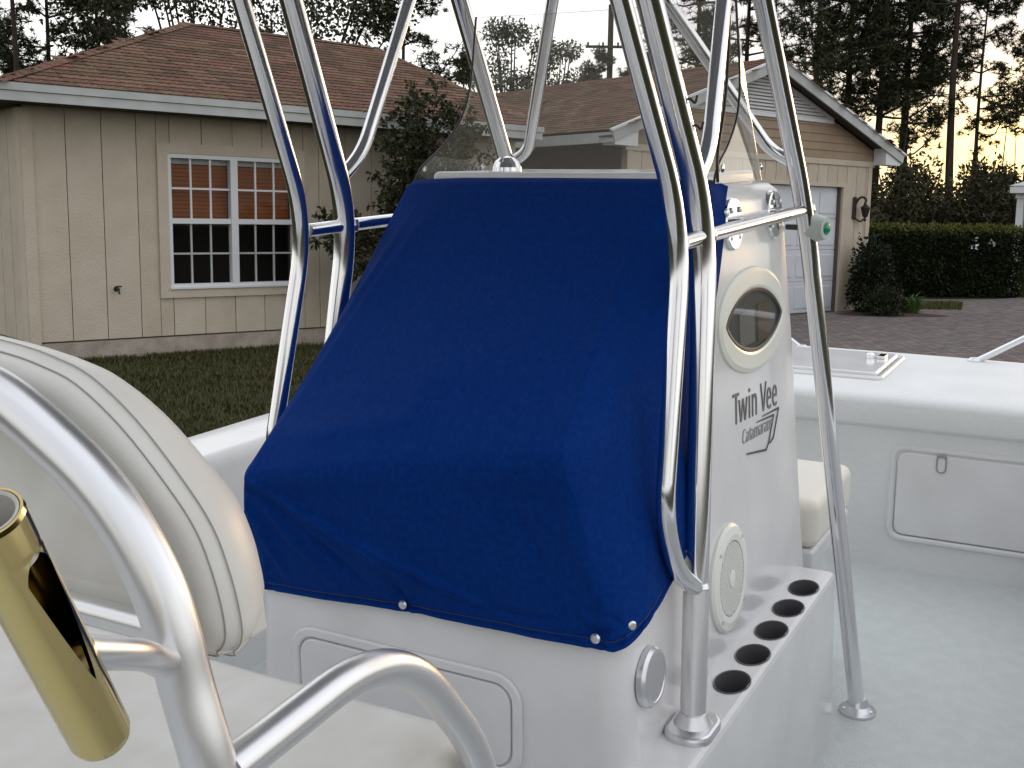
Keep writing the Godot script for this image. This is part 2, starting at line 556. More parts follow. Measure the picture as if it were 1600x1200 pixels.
func _ready() -> void:
	rng.seed = 20
	var cam := Camera3D.new()
	cam.name = "camera"
	cam.fov = 37.85
	cam.near = 0.05
	cam.far = 400.0
	add_child(cam)
	cam.transform = Transform3D(Basis(Vector3(0.9999, 0.0139, -0.002), Vector3(-0.014, 0.9895, -0.1442), Vector3(0, 0.1442, 0.9896)).orthonormalized(), Vector3(0, EYE, 0))
	cam.current = true
	var env := Environment.new()
	env.background_mode = Environment.BG_SKY
	env.sky = Sky.new()
	var pan := PanoramaSkyMaterial.new()
	pan.panorama = sky_picture()
	env.sky.sky_material = pan
	env.tonemap_mode = Environment.TONE_MAPPER_LINEAR
	env.tonemap_exposure = 1.5
	env.sdfgi_enabled = true; env.ssao_enabled = true; env.ssil_enabled = true
	var we := WorldEnvironment.new()
	we.name = "world_environment"
	we.environment = env
	add_child(we)
	var sun := DirectionalLight3D.new()
	sun.name = "sun"
	sun.light_energy = 0.16
	sun.light_color = Color(1.0, 0.80, 0.55)
	sun.light_angular_distance = 12.0
	sun.shadow_enabled = true
	add_child(sun)
	sun.look_at_from_position(Vector3(5.9, 0.9, -8.1), Vector3.ZERO)
	materials()
	land()
	main_house()
	neighbour()
	woods()
	garden()
	hull()
	console()
	cover()
	windshield()
	t_top()
	leaning_post()
	fittings()
	for o in find_children("*", "Node3D", true, false):
		for k in ["base", "names"]:
			if o.has_meta(k):
				o.remove_meta(k)

# ---------------------------------------------------------------- ground
func ground_y(x: float, z: float) -> float:
	var d := Vector2(x - 0.27, z + 2.7).length()
	return -0.62 * (1.0 - smoothstep(4.3, 6.0, d))

const DRIVE := [[7.2, 0.42], [14.7, 0.42], [15.4, 1.1], [16.2, 0.3], [17.4, -1.4], [21.6, 0.7], [23.0, 9.0], [6.6, 9.0]]

func land() -> void:
	var mb := Mb.new()
	var xs := PackedFloat32Array()
	for i in 81:
		var f := (i - 40) / 40.0
		xs.append(signf(f) * (absf(f) * 16.0 + pow(absf(f), 4.0) * 134.0))
	var rows := []
	for j in xs.size():
		var r := PackedVector3Array()
		for i in xs.size():
			r.append(Vector3(xs[i] + 1.0, ground_y(xs[i] + 1.0, xs[j] - 4.0), xs[j] - 4.0))
		rows.append(r)
	mb.grid(rows, true)
	struct("ground", mb, M.earth)
	# grass of the lawn between boat and house, many small blades
	var tuft := Mb.new()
	tuft.use_col = true
	for k in 6:
		var a := rng.randf() * TAU
		var d := Vector3(cos(a), 0, sin(a))
		var s := Vector3(-d.z, 0, d.x) * 0.004
		var p := d * rng.randf() * 0.025
		var tip := p + d * rng.randf_range(0.01, 0.04) + Vector3.UP * rng.randf_range(0.025, 0.06)
		var g := rng.randf_range(0.6, 1.2)
		tuft.col = Color(0.055 * g, 0.072 * g, 0.020 * g) if rng.randf() < 0.72 else Color(0.095 * g, 0.072 * g, 0.034 * g)
		tuft.tri(p - s, p + s, tip, Vector3(d.x, 0.8, d.z))
	var mm := MultiMesh.new()
	mm.transform_format = MultiMesh.TRANSFORM_3D
	mm.mesh = tuft.mesh(M.grass)
	var put: Array[Transform3D] = []
	var lump := noise(0.8, FastNoiseLite.TYPE_SIMPLEX_SMOOTH, 3, 61)
	while put.size() < 36000:
		var h := home * Vector3(rng.randf_range(-1.5, 6.0), 0, rng.randf_range(0.02, 7.0))
		if lump.get_noise_2d(h.x, h.z) + rng.randf_range(-0.35, 0.75) < 0.0 or ground_y(h.x, h.z) < -0.3:
			continue
		h.y = ground_y(h.x, h.z)
		put.append(Transform3D(Basis(Vector3.UP, rng.randf() * TAU).scaled(Vector3.ONE * rng.randf_range(0.7, 1.5)), h))
	mm.instance_count = put.size()
	for i in put.size():
		mm.set_instance_transform(i, put[i])
	var gi := MultiMeshInstance3D.new()
	gi.name = "grass"
	gi.multimesh = mm
	add_child(gi)
	tag(gi, "dull green and brown lawn grass between the boat and the house wall", "grass")
	gi.set_meta("kind", "stuff")
	# the paved driveway
	var dr := PackedVector2Array()
	for p in DRIVE:
		dr.append(Vector2(p[0], p[1]))
	var bed := Mb.new()
	var tr := Geometry2D.triangulate_polygon(dr)
	for i in range(0, tr.size(), 3):
		bed.tri(Vector3(dr[tr[i]].x, 0.006, dr[tr[i]].y), Vector3(dr[tr[i + 1]].x, 0.006, dr[tr[i + 1]].y), Vector3(dr[tr[i + 2]].x, 0.006, dr[tr[i + 2]].y), Vector3.UP)
	var drive := struct("driveway", bed, M.sand, home)
	drive.set_meta("base", Vector3.ZERO)
	var cells := []
	var row := 0
	var vv := 0.3
	while vv < 9.0:
		var uu := 6.6 + (0.1 if row % 2 else 0.0)
		while uu < 23.0:
			if Geometry2D.is_point_in_polygon(Vector2(uu, vv), dr):
				var w := home * Vector3(uu, 0, vv)
				if w.distance_to(Vector3(0, EYE, 0)) > 9.5:
					cells.append([w.distance_to(Vector3(0, EYE, 0)) + (0.0 if w.x > 2.9 else 100.0), uu, vv])
			uu += 0.2
		vv += 0.1
		row += 1
	cells.sort_custom(func(a, b): return a[0] < b[0])
	var shapes := []
	for m in M.pavers:
		var b := Mb.new()
		paver(b, Transform3D.IDENTITY)
		shapes.append(b.mesh(m))
	var many := Mb.new()
	many.use_col = true
	for i in cells.size():
		var tilt := Basis.from_euler(Vector3(rng.randf_range(-0.012, 0.012), rng.randf_range(-0.02, 0.02), rng.randf_range(-0.012, 0.012)))
		var at := Transform3D(tilt, Vector3(cells[i][1], 0.008 + rng.randf() * 0.004, cells[i][2]))
		var kind := rng.randi() % 5
		if i < 300:
			piece("paver", shapes[kind], at, drive)
		else:
			var g := rng.randf_range(0.85, 1.15)
			many.col = [Color(0.23, 0.19, 0.18), Color(0.205, 0.18, 0.18), Color(0.25, 0.20, 0.185), Color(0.19, 0.175, 0.177), Color(0.24, 0.21, 0.20)][kind] * g
			paver(many, at)
	part("paving", many, M.many_pavers, drive).set_meta("kind", "stuff")

func paver(b: Mb, at: Transform3D) -> void:
	var o := [Vector3(-0.0965, 0, -0.0465), Vector3(0.0965, 0, -0.0465), Vector3(0.0965, 0, 0.0465), Vector3(-0.0965, 0, 0.0465)]
	for j in 4:
		var p: Vector3 = o[j]
		var q: Vector3 = o[(j + 1) % 4]
		var p2 := Vector3(p.x * 0.95, 0.02, p.z * 0.9)
		var q2 := Vector3(q.x * 0.95, 0.02, q.z * 0.9)
		b.quad(at * p, at * q, at * q2, at * p2, at.basis * (p + q))
	var k := Vector3(0.95, 0, 0.9)
	var u := Vector3(0, 0.02, 0)
	b.quad(at * (o[0] * k + u), at * (o[1] * k + u), at * (o[2] * k + u), at * (o[3] * k + u), at.basis.y)

# ---------------------------------------------------------------- the house
func shingle(b: Mb, at: Transform3D, w: float, d: float) -> void:
	# lower edge at z = d/2, thick there, thinning upwards
	var x := w * 0.5
	var z := d * 0.5
	var p := [Vector3(-x, 0.002, -z), Vector3(x, 0.002, -z), Vector3(x, 0.013, z), Vector3(-x, 0.013, z)]
	b.quad(at * p[0], at * p[1], at * p[2], at * p[3], at.basis.y)
	b.quad(at * p[3], at * p[2], at * (p[2] - Vector3(0, 0.013, 0)), at * (p[3] - Vector3(0, 0.013, 0)), at.basis.z)
	b.quad(at * p[1], at * p[2], at * (p[2] - Vector3(0, 0.013, 0)), at * p[1], at.basis.x)
	b.quad(at * p[0], at * p[3], at * (p[3] - Vector3(0, 0.013, 0)), at * p[0], -at.basis.x)

# shingles over a flat roof face whose corners are given in house coordinates; the first edge is the eave
func shingle_spots(poly: Array, out: Array) -> void:
	var a: Vector3 = poly[0]
	var ux: Vector3 = (poly[1] - poly[0]).normalized()
	var nn := ux.cross((poly[2] as Vector3) - a).normalized()
	if nn.y < 0.0:
		nn = -nn
	var down := ux.cross(nn).normalized()
	if down.y > 0.0:
		down = -down
	var p2 := PackedVector2Array()
	var top := 0.0
	var lo := 0.0
	var hi := 0.0
	for p in poly:
		var q := Vector2(((p as Vector3) - a).dot(ux), -((p as Vector3) - a).dot(down))
		p2.append(q)
		top = maxf(top, q.y); lo = minf(lo, q.x); hi = maxf(hi, q.x)
	var y := 0.07
	var k := 0
	while y < top:
		var x := lo - rng.randf() * 0.3
		while x < hi:
			var w := rng.randf_range(0.22, 0.36)
			if Geometry2D.is_point_in_polygon(Vector2(x + w * 0.5, y), p2):
				var right := ux if ux.cross(nn).dot(down) * -1.0 < 0.0 else -ux
				var b := Basis(right, nn, right.cross(nn))
				out.append([Transform3D(b, a + ux * (x + w * 0.5) - down * y), w])
			x += w + 0.006
		y += 0.14
		k += 1

func roof_face(b: Mb, poly: Array) -> void:
	for i in range(1, poly.size() - 1):
		b.tri(poly[0], poly[i], poly[i + 1], Vector3.UP)

func main_house() -> void:
	var h := thing("house", "single storey beige house with brown shingle roof and white garage", "house", home, Vector3.ZERO)
	# walls behind the boards
	var w := Mb.new()
	w.span(Vector3(-0.62, 0, -0.2), Vector3(0.92, 2.75, -0.03))
	w.span(Vector3(2.56, 0, -0.2), Vector3(6.1, 2.75, -0.03))
	w.span(Vector3(0.92, 0, -0.2), Vector3(2.56, 0.78, -0.03))
	w.span(Vector3(0.92, 2.31, -0.2), Vector3(2.56, 2.75, -0.03))
	w.span(Vector3(-0.62, 0, -6.0), Vector3(-0.45, 2.75, -0.2))
	w.span(Vector3(5.95, 0, -1.6), Vector3(6.08, 2.75, -0.2))
	w.span(Vector3(5.95, 0, -1.75), Vector3(8.2, 2.75, -1.6))
	w.span(Vector3(7.98, 0, -7.0), Vector3(8.15, 2.75, 0.2))
	w.span(Vector3(14.25, 0, -7.0), Vector3(14.42, 2.75, 0.2))
	part("wall", w, M.joint, h)
	# foundation band
	var f := Mb.new()
	f.span(Vector3(-0.645, -0.1, -6.0), Vector3(6.1, 0.205, 0.012))
	part("foundation", f, M.base_wall, h)
	# upright boards with grooves between them
	var edges := [-0.64]
	var u := -0.2
	while u < 5.9:
		edges.append(u)
		u += 0.387
	edges.append(6.1)
	for i in edges.size() - 1:
		var a: float = edges[i] + 0.004
		var b: float = edges[i + 1] - 0.004
		var m: Material = M.siding if rng.randf() < 0.5 else M.siding_b
		if b < 0.82 or a > 2.66:
			board(h, a, b, 0.222, 2.75, m)
		else:
			# boards cut by the window
			if a < 0.80:
				board(h, a, 0.80, 0.222, 2.75, m)
			var a2 := maxf(a, 0.806)
			var b2 := minf(b, 2.674)
			board(h, a2, b2, 0.222, 0.66, m)
			board(h, a2, b2, 2.42, 2.75, m)
			if b > 2.68:
				board(h, 2.68, b, 0.222, 2.75, m)
	var cb := Mb.new()
	cb.box(Vector3(-0.61, 1.45, 0.022), Vector3(0.12, 2.5, 0.03))
	cb.box(Vector3(-0.665, 1.45, -0.05), Vector3(0.03, 2.5, 0.16))
	part("corner_board", cb, M.siding_b, h)
	for k in 10:
		var sb := Mb.new()
		sb.span(Vector3(-0.645, 0.222, -0.15 - k * 0.387), Vector3(-0.62, 2.75, -0.525 - k * 0.387))
		part("siding_board", sb, M.siding, h)
	house_window(h)
	# roofs
	var eave := 2.90
	var A := Vector3(-1.05, eave, 0.55)
	var B := Vector3(6.15, eave, 0.55)
	var R1 := Vector3(2.35, 4.22, -2.64)
	var R2 := Vector3(5.45, 4.22, -2.64)
	var D := Vector3(-1.05, eave, -5.85)
	var C2 := Vector3(6.15, eave, -5.85)
	var roof := Mb.new()
	roof_face(roof, [A, B, R2, R1])
	roof_face(roof, [D, A, R1])
	roof_face(roof, [B, C2, R2])
	roof_face(roof, [C2, D, R1, R2])
	var g0 := Vector3(7.36, 2.93, 0.72)
	var g1 := Vector3(11.17, 4.31, 0.72)
	var g2 := Vector3(14.98, 2.93, 0.72)
	var back := Vector3(0, 0, -9.7)
	roof_face(roof, [g0, g0 + back, g1 + back, g1])
	roof_face(roof, [g2, g2 + back, g1 + back, g1])
	var P := Vector3(6.15, eave + 0.01, -1.1)
	var P2 := Vector3(7.38, eave + 0.01, -1.1)
	roof_face(roof, [P, P2, Vector3(9.7, 3.85, -3.6), Vector3(4.8, 3.85, -3.6)])
	var rp := part("roof", roof, M.shingles[3], h)
	var spots := []
	shingle_spots([A, B, R2, R1], spots)
	shingle_spots([g0 + back, g0, g1, g1 + back], spots)
	shingle_spots([D, A, R1], spots)
	shingle_spots([P, P2, Vector3(9.7, 3.85, -3.6), Vector3(4.8, 3.85, -3.6)], spots)
	shingle_spots([g2, g2 + back, g1 + back, g1], spots)
	var eye := home.affine_inverse() * Vector3(0, EYE, 0)
	for s in spots:
		var d: float = (s[0].origin as Vector3).distance_to(eye)
		s.append(d)
	spots.sort_custom(func(a, b): return a[2] < b[2])
	var shapes := []
	for m in M.shingles:
		var b := Mb.new()
		shingle(b, Transform3D.IDENTITY, 0.29, 0.15)
		shapes.append(b.mesh(m))
	var many := Mb.new()
	many.use_col = true
	var lump := noise(0.9, FastNoiseLite.TYPE_SIMPLEX_SMOOTH, 2, 9)
	for i in spots.size():
		var at: Transform3D = spots[i][0]
		var k := clampi(int((lump.get_noise_3dv(at.origin * 2.0) + rng.randf_range(-0.35, 0.35)) * 5.0 + 3.0), 0, 5)
		if i < 300:
			piece("shingle", shapes[k], at * Transform3D(Basis.from_scale(Vector3(spots[i][1] / 0.29, 1, 1)), Vector3.ZERO), rp)
		else:
			many.col = [Color(0.31, 0.185, 0.135), Color(0.25, 0.155, 0.117), Color(0.34, 0.212, 0.155), Color(0.20, 0.137, 0.10), Color(0.28, 0.20, 0.13), Color(0.31, 0.17, 0.13)][k] * rng.randf_range(0.85, 1.15)
			shingle(many, at, spots[i][1], 0.15)
	part("shingles", many, M.many_shingles, rp).set_meta("kind", "stuff")
	for e in [[A, R1], [R1, R2], [R2, B], [g1, g1 + back]]:
		var len: float = (e[1] - e[0]).length()
		var d: Vector3 = (e[1] - e[0]).normalized()
		var sx := d.cross(Vector3.UP).normalized()
		for k in int(len / 0.2):
			var cp := Mb.new()
			var o: Vector3 = e[0] + d * (k * 0.2 + 0.1)
			var drop := Vector3(0, -0.018 if absf(d.y) > 0.1 else -0.03, 0)
			cp.quad(o - d * 0.11 + Vector3(0, 0.022, 0), o + d * 0.11 + Vector3(0, 0.017, 0), o + d * 0.11 + sx * 0.12 + drop, o - d * 0.11 + sx * 0.12 + drop + Vector3(0, 0.005, 0), Vector3.UP)
			cp.quad(o - d * 0.11 + Vector3(0, 0.022, 0), o + d * 0.11 + Vector3(0, 0.017, 0), o + d * 0.11 - sx * 0.12 + drop, o - d * 0.11 - sx * 0.12 + drop + Vector3(0, 0.005, 0), Vector3.UP)
			if e[0] != g1:
				part("cap_shingle", cp, M.shingles[rng.randi() % 6], rp)
			elif k < 30:
				part("cap_shingle", cp, M.shingles[rng.randi() % 6], rp)
	# fascias: a board with a lighter drip edge above it
	var fa := Mb.new()
	fa.span(Vector3(-1.04, 2.72, 0.505), Vector3(6.14, 2.815, 0.535))
	fa.span(Vector3(-1.04, 2.72, -5.8), Vector3(-1.01, 2.815, 0.505))
	fa.span(Vector3(6.11, 2.72, -1.1), Vector3(6.14, 2.815, 0.505))
	fa.span(Vector3(6.14, 2.72, -1.09), Vector3(7.38, 2.82, -1.06))
	part("fascia", fa, M.fascia, h)
	var dr := Mb.new()
	dr.span(Vector3(-1.055, 2.82, 0.50), Vector3(6.155, 2.897, 0.552))
	dr.span(Vector3(-1.055, 2.82, -5.8), Vector3(-1.005, 2.897, 0.50))
	dr.span(Vector3(6.105, 2.82, -1.1), Vector3(6.155, 2.897, 0.50))
	dr.span(Vector3(6.155, 2.825, -1.1), Vector3(7.38, 2.905, -1.045))
	part("drip_edge", dr, M.fascia, h)
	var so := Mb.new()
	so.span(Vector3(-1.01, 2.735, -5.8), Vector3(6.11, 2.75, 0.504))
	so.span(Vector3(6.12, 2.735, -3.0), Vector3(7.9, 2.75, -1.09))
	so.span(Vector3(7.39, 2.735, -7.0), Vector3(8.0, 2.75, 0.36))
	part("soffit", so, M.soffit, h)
	garage(h)
	# the outside tap low on the wall
	var tap := Mb.new()
	tap.tube(PackedVector3Array([Vector3(0.29, 0.78, 0.0), Vector3(0.29, 0.78, 0.09)]), 0.014, 8)
	tap.tube(PackedVector3Array([Vector3(0.29, 0.775, 0.075), Vector3(0.29, 0.73, 0.10)]), 0.012, 8)
	tap.tube(PackedVector3Array([Vector3(0.255, 0.81, 0.075), Vector3(0.325, 0.81, 0.075)]), 0.009, 8)
	tap.lathe([Vector2(0, 0), Vector2(0.03, 0), Vector2(0.03, 0.008), Vector2(0, 0.008)], Vector3(0.29, 0.78, 0.002), axis(Vector3(0, 0, 1)), 10)
	part("hose_tap", tap, M.iron, h)

func board(h: Node3D, a: float, b: float, y0: float, y1: float, m: Material) -> void:
	if b - a < 0.02:
		return
	var mb := Mb.new()
	var jig := rng.randf_range(-0.001, 0.002)
	mb.rbox(Vector3((a + b) * 0.5, (y0 + y1) * 0.5, -0.012 + jig), Vector3(b - a, y1 - y0, 0.03), 0.003, Basis.IDENTITY, 1)
	part("siding_board", mb, m, h)

func house_window(h: Node3D) -> void:
	var fr := Mb.new()
	for s in [[0.80, 0.66, 2.68, 0.775], [0.80, 2.31, 2.68, 2.42], [0.80, 0.775, 0.92, 2.31], [2.56, 0.775, 2.68, 2.31]]:
		fr.span(Vector3(s[0], s[1], -0.03), Vector3(s[2], s[3], 0.035))
	var win := part("window", fr, M.siding_b, h)
	var sash := Mb.new()
	for s in [[0.92, 0.775, 2.56, 0.82, 0.02], [0.92, 2.26, 2.56, 2.31, 0.02], [0.92, 0.82, 0.965, 2.26, 0.02], [2.515, 0.82, 2.56, 2.26, 0.02], [1.695, 0.82, 1.785, 2.26, 0.024]]:
		sash.span(Vector3(s[0], s[1], -0.06), Vector3(s[2], s[3], s[4]))
	part("frame", sash, M.white, win)
	var sill := Mb.new()
	sill.rbox(Vector3(1.74, 0.772, 0.03), Vector3(1.66, 0.03, 0.05), 0.006)
	part("sill", sill, M.white, win)
	for k in 2:
		var x0: float = [0.965, 1.785][k]
		var x1: float = [1.695, 2.515][k]
		var rail := Mb.new()
		rail.span(Vector3(x0, 1.515, -0.05), Vector3(x1, 1.575, 0.012))
		part("meeting_rail", rail, M.white, win)
		for half in 2:
			var y0: float = [0.82, 1.575][half]
			var y1: float = [1.515, 2.26][half]
			var zz: float = [-0.035, -0.015][half]
			for j in 2:
				var mu := Mb.new()
				var x: float = lerpf(x0, x1, (j + 1) / 3.0)
				mu.span(Vector3(x - 0.011, y0, zz - 0.008), Vector3(x + 0.011, y1, zz + 0.012))
				part("muntin", mu, M.white if half else M.fascia, win)
			var mh := Mb.new()
			mh.span(Vector3(x0, (y0 + y1) * 0.5 - 0.011, zz - 0.006), Vector3(x1, (y0 + y1) * 0.5 + 0.011, zz + 0.010))
			part("muntin", mh, M.white if half else M.fascia, win)
			for j in 3:
				for i in 2:
					var pa := Mb.new()
					var xa := lerpf(x0, x1, j / 3.0)
					var xb := lerpf(x0, x1, (j + 1) / 3.0)
					var ya := lerpf(y0, y1, i / 2.0)
					var yb := lerpf(y0, y1, (i + 1) / 2.0)
					pa.quad(Vector3(xa, ya, zz), Vector3(xb, ya, zz), Vector3(xb, yb, zz), Vector3(xa, yb, zz), Vector3(0, 0, 1))
					part("pane", pa, M.pane, win)
		for s in 15:
			var sl := Mb.new()
			sl.box(Vector3((x0 + x1) * 0.5, 2.17 - s * 0.046, -0.12), Vector3(x1 - x0 + 0.03, 0.042, 0.006), Basis(Vector3.RIGHT, 0.25))
			part("blind_slat", sl, M.blind, win)
		var hd := Mb.new()
		hd.span(Vector3(x0 - 0.02, 2.20, -0.15), Vector3(x1 + 0.02, 2.27, -0.09))
		part("blind_rail", hd, M.fascia, win)
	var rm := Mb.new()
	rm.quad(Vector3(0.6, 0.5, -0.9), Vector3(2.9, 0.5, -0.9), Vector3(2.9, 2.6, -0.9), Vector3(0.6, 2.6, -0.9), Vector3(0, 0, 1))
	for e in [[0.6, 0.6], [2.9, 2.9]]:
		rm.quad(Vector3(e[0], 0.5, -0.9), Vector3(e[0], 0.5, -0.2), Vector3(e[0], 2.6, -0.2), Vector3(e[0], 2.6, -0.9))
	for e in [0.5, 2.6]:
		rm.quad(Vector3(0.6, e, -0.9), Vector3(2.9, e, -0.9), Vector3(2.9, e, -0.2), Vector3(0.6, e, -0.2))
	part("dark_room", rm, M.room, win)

func garage(h: Node3D) -> void:
	var v := 0.39
	var w := Mb.new()
	w.span(Vector3(7.98, 0, v - 0.2), Vector3(8.6, 2.3, v - 0.03))
	w.span(Vector3(13.52, 0, v - 0.2), Vector3(14.42, 2.3, v - 0.03))
	w.span(Vector3(7.98, 2.3, v - 0.2), Vector3(14.42, 2.78, v - 0.03))
	w.prism(PackedVector2Array([Vector2(7.7, 2.78), Vector2(14.65, 2.78), Vector2(11.17, 4.1)]), Vector3(0, 0, v - 0.2), Vector3.RIGHT, Vector3.UP, 0.17)
	part("garage_wall", w, M.joint, h)
	# boards of the garage front
	var u := 7.98
	while u < 14.4:
		var a := u + 0.006
		var b := minf(u + 0.30, 14.42) - 0.006
		var lo := 2.34 if b > 8.62 and a < 13.5 else 0.02
		var mb := Mb.new()
		if lo > 1.0 or b < 8.62 or a > 13.5:
			mb.rbox(Vector3((a + b) * 0.5, (lo + 2.68) * 0.5, v - 0.012), Vector3(b - a, 2.68 - lo, 0.03), 0.003, Basis.IDENTITY, 1)
			part("siding_board", mb, M.siding_b if rng.randf() < 0.5 else M.siding, h)
		u += 0.30
	# end boards beside the door
	var side := Mb.new()
	side.span(Vector3(13.56, 0.02, v - 0.03), Vector3(13.66, 2.36, v + 0.02))
	side.span(Vector3(8.5, 0.02, v - 0.03), Vector3(8.6, 2.36, v + 0.02))
	side.span(Vector3(8.5, 2.29, v - 0.03), Vector3(13.66, 2.36, v + 0.024))
	part("door_trim", side, M.siding_b, h)
	var cb := Mb.new()
	cb.span(Vector3(14.33, 0, v - 0.1), Vector3(14.45, 2.78, v + 0.02))
	cb.span(Vector3(7.95, 0, v - 0.1), Vector3(8.07, 2.78, v + 0.02))
	part("corner_board", cb, M.siding_b, h)
	var band := Mb.new()
	band.span(Vector3(7.9, 2.68, v - 0.03), Vector3(14.5, 2.78, v + 0.03))
	part("trim_band", band, M.siding_b, h)
	# lap siding in the gable, each board
	var y := 2.785
	while y < 4.05:
		var half := (4.17 - y) / 0.362
		var half2 := (4.17 - y - 0.14) / 0.362
		if half2 < 0.1:
			break
		var lp := Mb.new()
		lp.quad(Vector3(11.17 - half, y, v + 0.022), Vector3(11.17 + half, y, v + 0.022), Vector3(11.17 + half2, y + 0.14, v + 0.004), Vector3(11.17 - half2, y + 0.14, v + 0.004), Vector3(0, 0, 1))
		lp.quad(Vector3(11.17 - half, y, v + 0.022), Vector3(11.17 + half, y, v + 0.022), Vector3(11.17 + half, y, v - 0.01), Vector3(11.17 - half, y, v - 0.01), Vector3.DOWN)
		part("lap_board", lp, M.lap, h)
		y += 0.14
	# triangular louvred vent
	var fr := Mb.new()
	var vx := 11.17
	fr.span(Vector3(vx - 1.95, 3.39, v), Vector3(vx + 1.95, 3.45, v + 0.05))
	for s in [-1.0, 1.0]:
		var p := Vector3(vx + s * 1.95, 3.45, v + 0.025)
		var q := Vector3(vx, 4.13, v + 0.025)
		var d := (q - p).normalized()
		fr.box((p + q) * 0.5, Vector3((q - p).length(), 0.06, 0.05), Basis(d, Vector3(0, 0, 1).cross(d), Vector3(0, 0, 1)))
	var vent := part("gable_vent", fr, M.white, h)
	for k in 11:
		var yy := 3.47 + k * 0.055
		var half := (4.10 - yy) / 0.349
		if half < 0.1:
			break
		var sl := Mb.new()
		sl.box(Vector3(vx, yy, v + 0.03), Vector3(half * 2.0, 0.052, 0.008), Basis(Vector3.RIGHT, -0.7))
		part("louvre", sl, M.white, vent)
	# rake boards and soffits
	for s in [-1.0, 1.0]:
		var e := Vector3(11.17 + s * 3.82, 2.84, 0.70)
		var a := Vector3(11.17, 4.215, 0.70)
		var d := (a - e).normalized()
		var up := Vector3(0, 0, 1).cross(d)
		if up.y < 0.0:
			up = -up
		var rk := Mb.new()
		rk.box((e + a) * 0.5, Vector3((a - e).length(), 0.15, 0.03), Basis(d, up, d.cross(up)))
		part("rake_board", rk, M.fascia, h)
		var dp := Mb.new()
		dp.box((e + a) * 0.5 + up * 0.095 + Vector3(0, 0, 0.012), Vector3((a - e).length() + 0.06, 0.035, 0.05), Basis(d, up, d.cross(up)))
		part("drip_edge", dp, M.white, h)
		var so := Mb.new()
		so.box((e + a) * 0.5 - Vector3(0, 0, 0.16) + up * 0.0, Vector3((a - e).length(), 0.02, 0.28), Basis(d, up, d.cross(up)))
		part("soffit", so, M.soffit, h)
		var fa := Mb.new()
		fa.span(Vector3(11.17 + s * 3.80, 2.75, -7.0), Vector3(11.17 + s * 3.77, 2.90, 0.68))
		part("fascia", fa, M.fascia, h)
		# boxed return at the foot of the rake
		var bx := Mb.new()
		bx.prism(PackedVector2Array([Vector2(s * 3.76, 2.72), Vector2(s * 3.28, 2.72), Vector2(s * 3.28, 3.02), Vector2(s * 3.76, 2.84)]), Vector3(11.17, 0, 0.42), Vector3.RIGHT, Vector3.UP, 0.26)
		part("eave_return", bx, M.white, h)
	# sectional door of raised panels
	var dm := Mb.new()
	dm.span(Vector3(8.6, 0.02, v - 0.14), Vector3(13.56, 2.29, v - 0.10))
	var door := part("garage_door", dm, M.door, h)
	for r in 4:
		var sec := Mb.new()
		sec.rbox(Vector3(11.08, 0.302 + r * 0.567, v - 0.095), Vector3(4.95, 0.555, 0.02), 0.008, Basis.IDENTITY, 2)
		part("door_section", sec, M.door, door)
		for c in 8:
			var pn := Mb.new()
			plate(pn, Vector3(8.92 + c * 0.617, 0.302 + r * 0.567, v - 0.085), Vector3.RIGHT, Vector3.UP, 0.50, 0.40, 0.012, 0.014, 0.011)
			part("door_panel", pn, M.door, door)
	# iron wall lantern beside the door
	var lt := thing("wall_lantern", "black wrought iron lantern on scrolled bracket beside the garage door", "lantern", home, Vector3(14.02, 1.55, v + 0.02))
	var bp := Mb.new()
	plate(bp, Vector3(13.93, 1.92, v + 0.02), Vector3.RIGHT, Vector3.UP, 0.10, 0.42, 0.04, 0.02, 0.006)
	part("back_plate", bp, M.iron, lt)
	var arm := Mb.new()
	arm.tube(curve([Vector3(13.94, 1.98, v + 0.03), Vector3(13.97, 2.09, v + 0.08), Vector3(14.03, 2.12, v + 0.13), Vector3(14.09, 2.07, v + 0.16), Vector3(14.06, 1.99, v + 0.15)]), 0.022, 8)
	arm.tube(curve([Vector3(13.94, 1.76, v + 0.03), Vector3(13.97, 1.70, v + 0.07), Vector3(14.02, 1.68, v + 0.11), Vector3(14.06, 1.72, v + 0.14)]), 0.018, 8)
	part("scroll_bracket", arm, M.iron, lt)
	var lamp := Mb.new()
	lamp.lathe([Vector2(0, -0.19), Vector2(0.035, -0.15), Vector2(0.015, -0.11), Vector2(0.05, -0.09), Vector2(0.085, 0.06), Vector2(0.10, 0.065), Vector2(0.02, 0.14), Vector2(0.0, 0.2)], Vector3(14.08, 1.86, v + 0.16), Basis.IDENTITY, 8)
	part("lamp_cage", lamp, M.iron, lt)

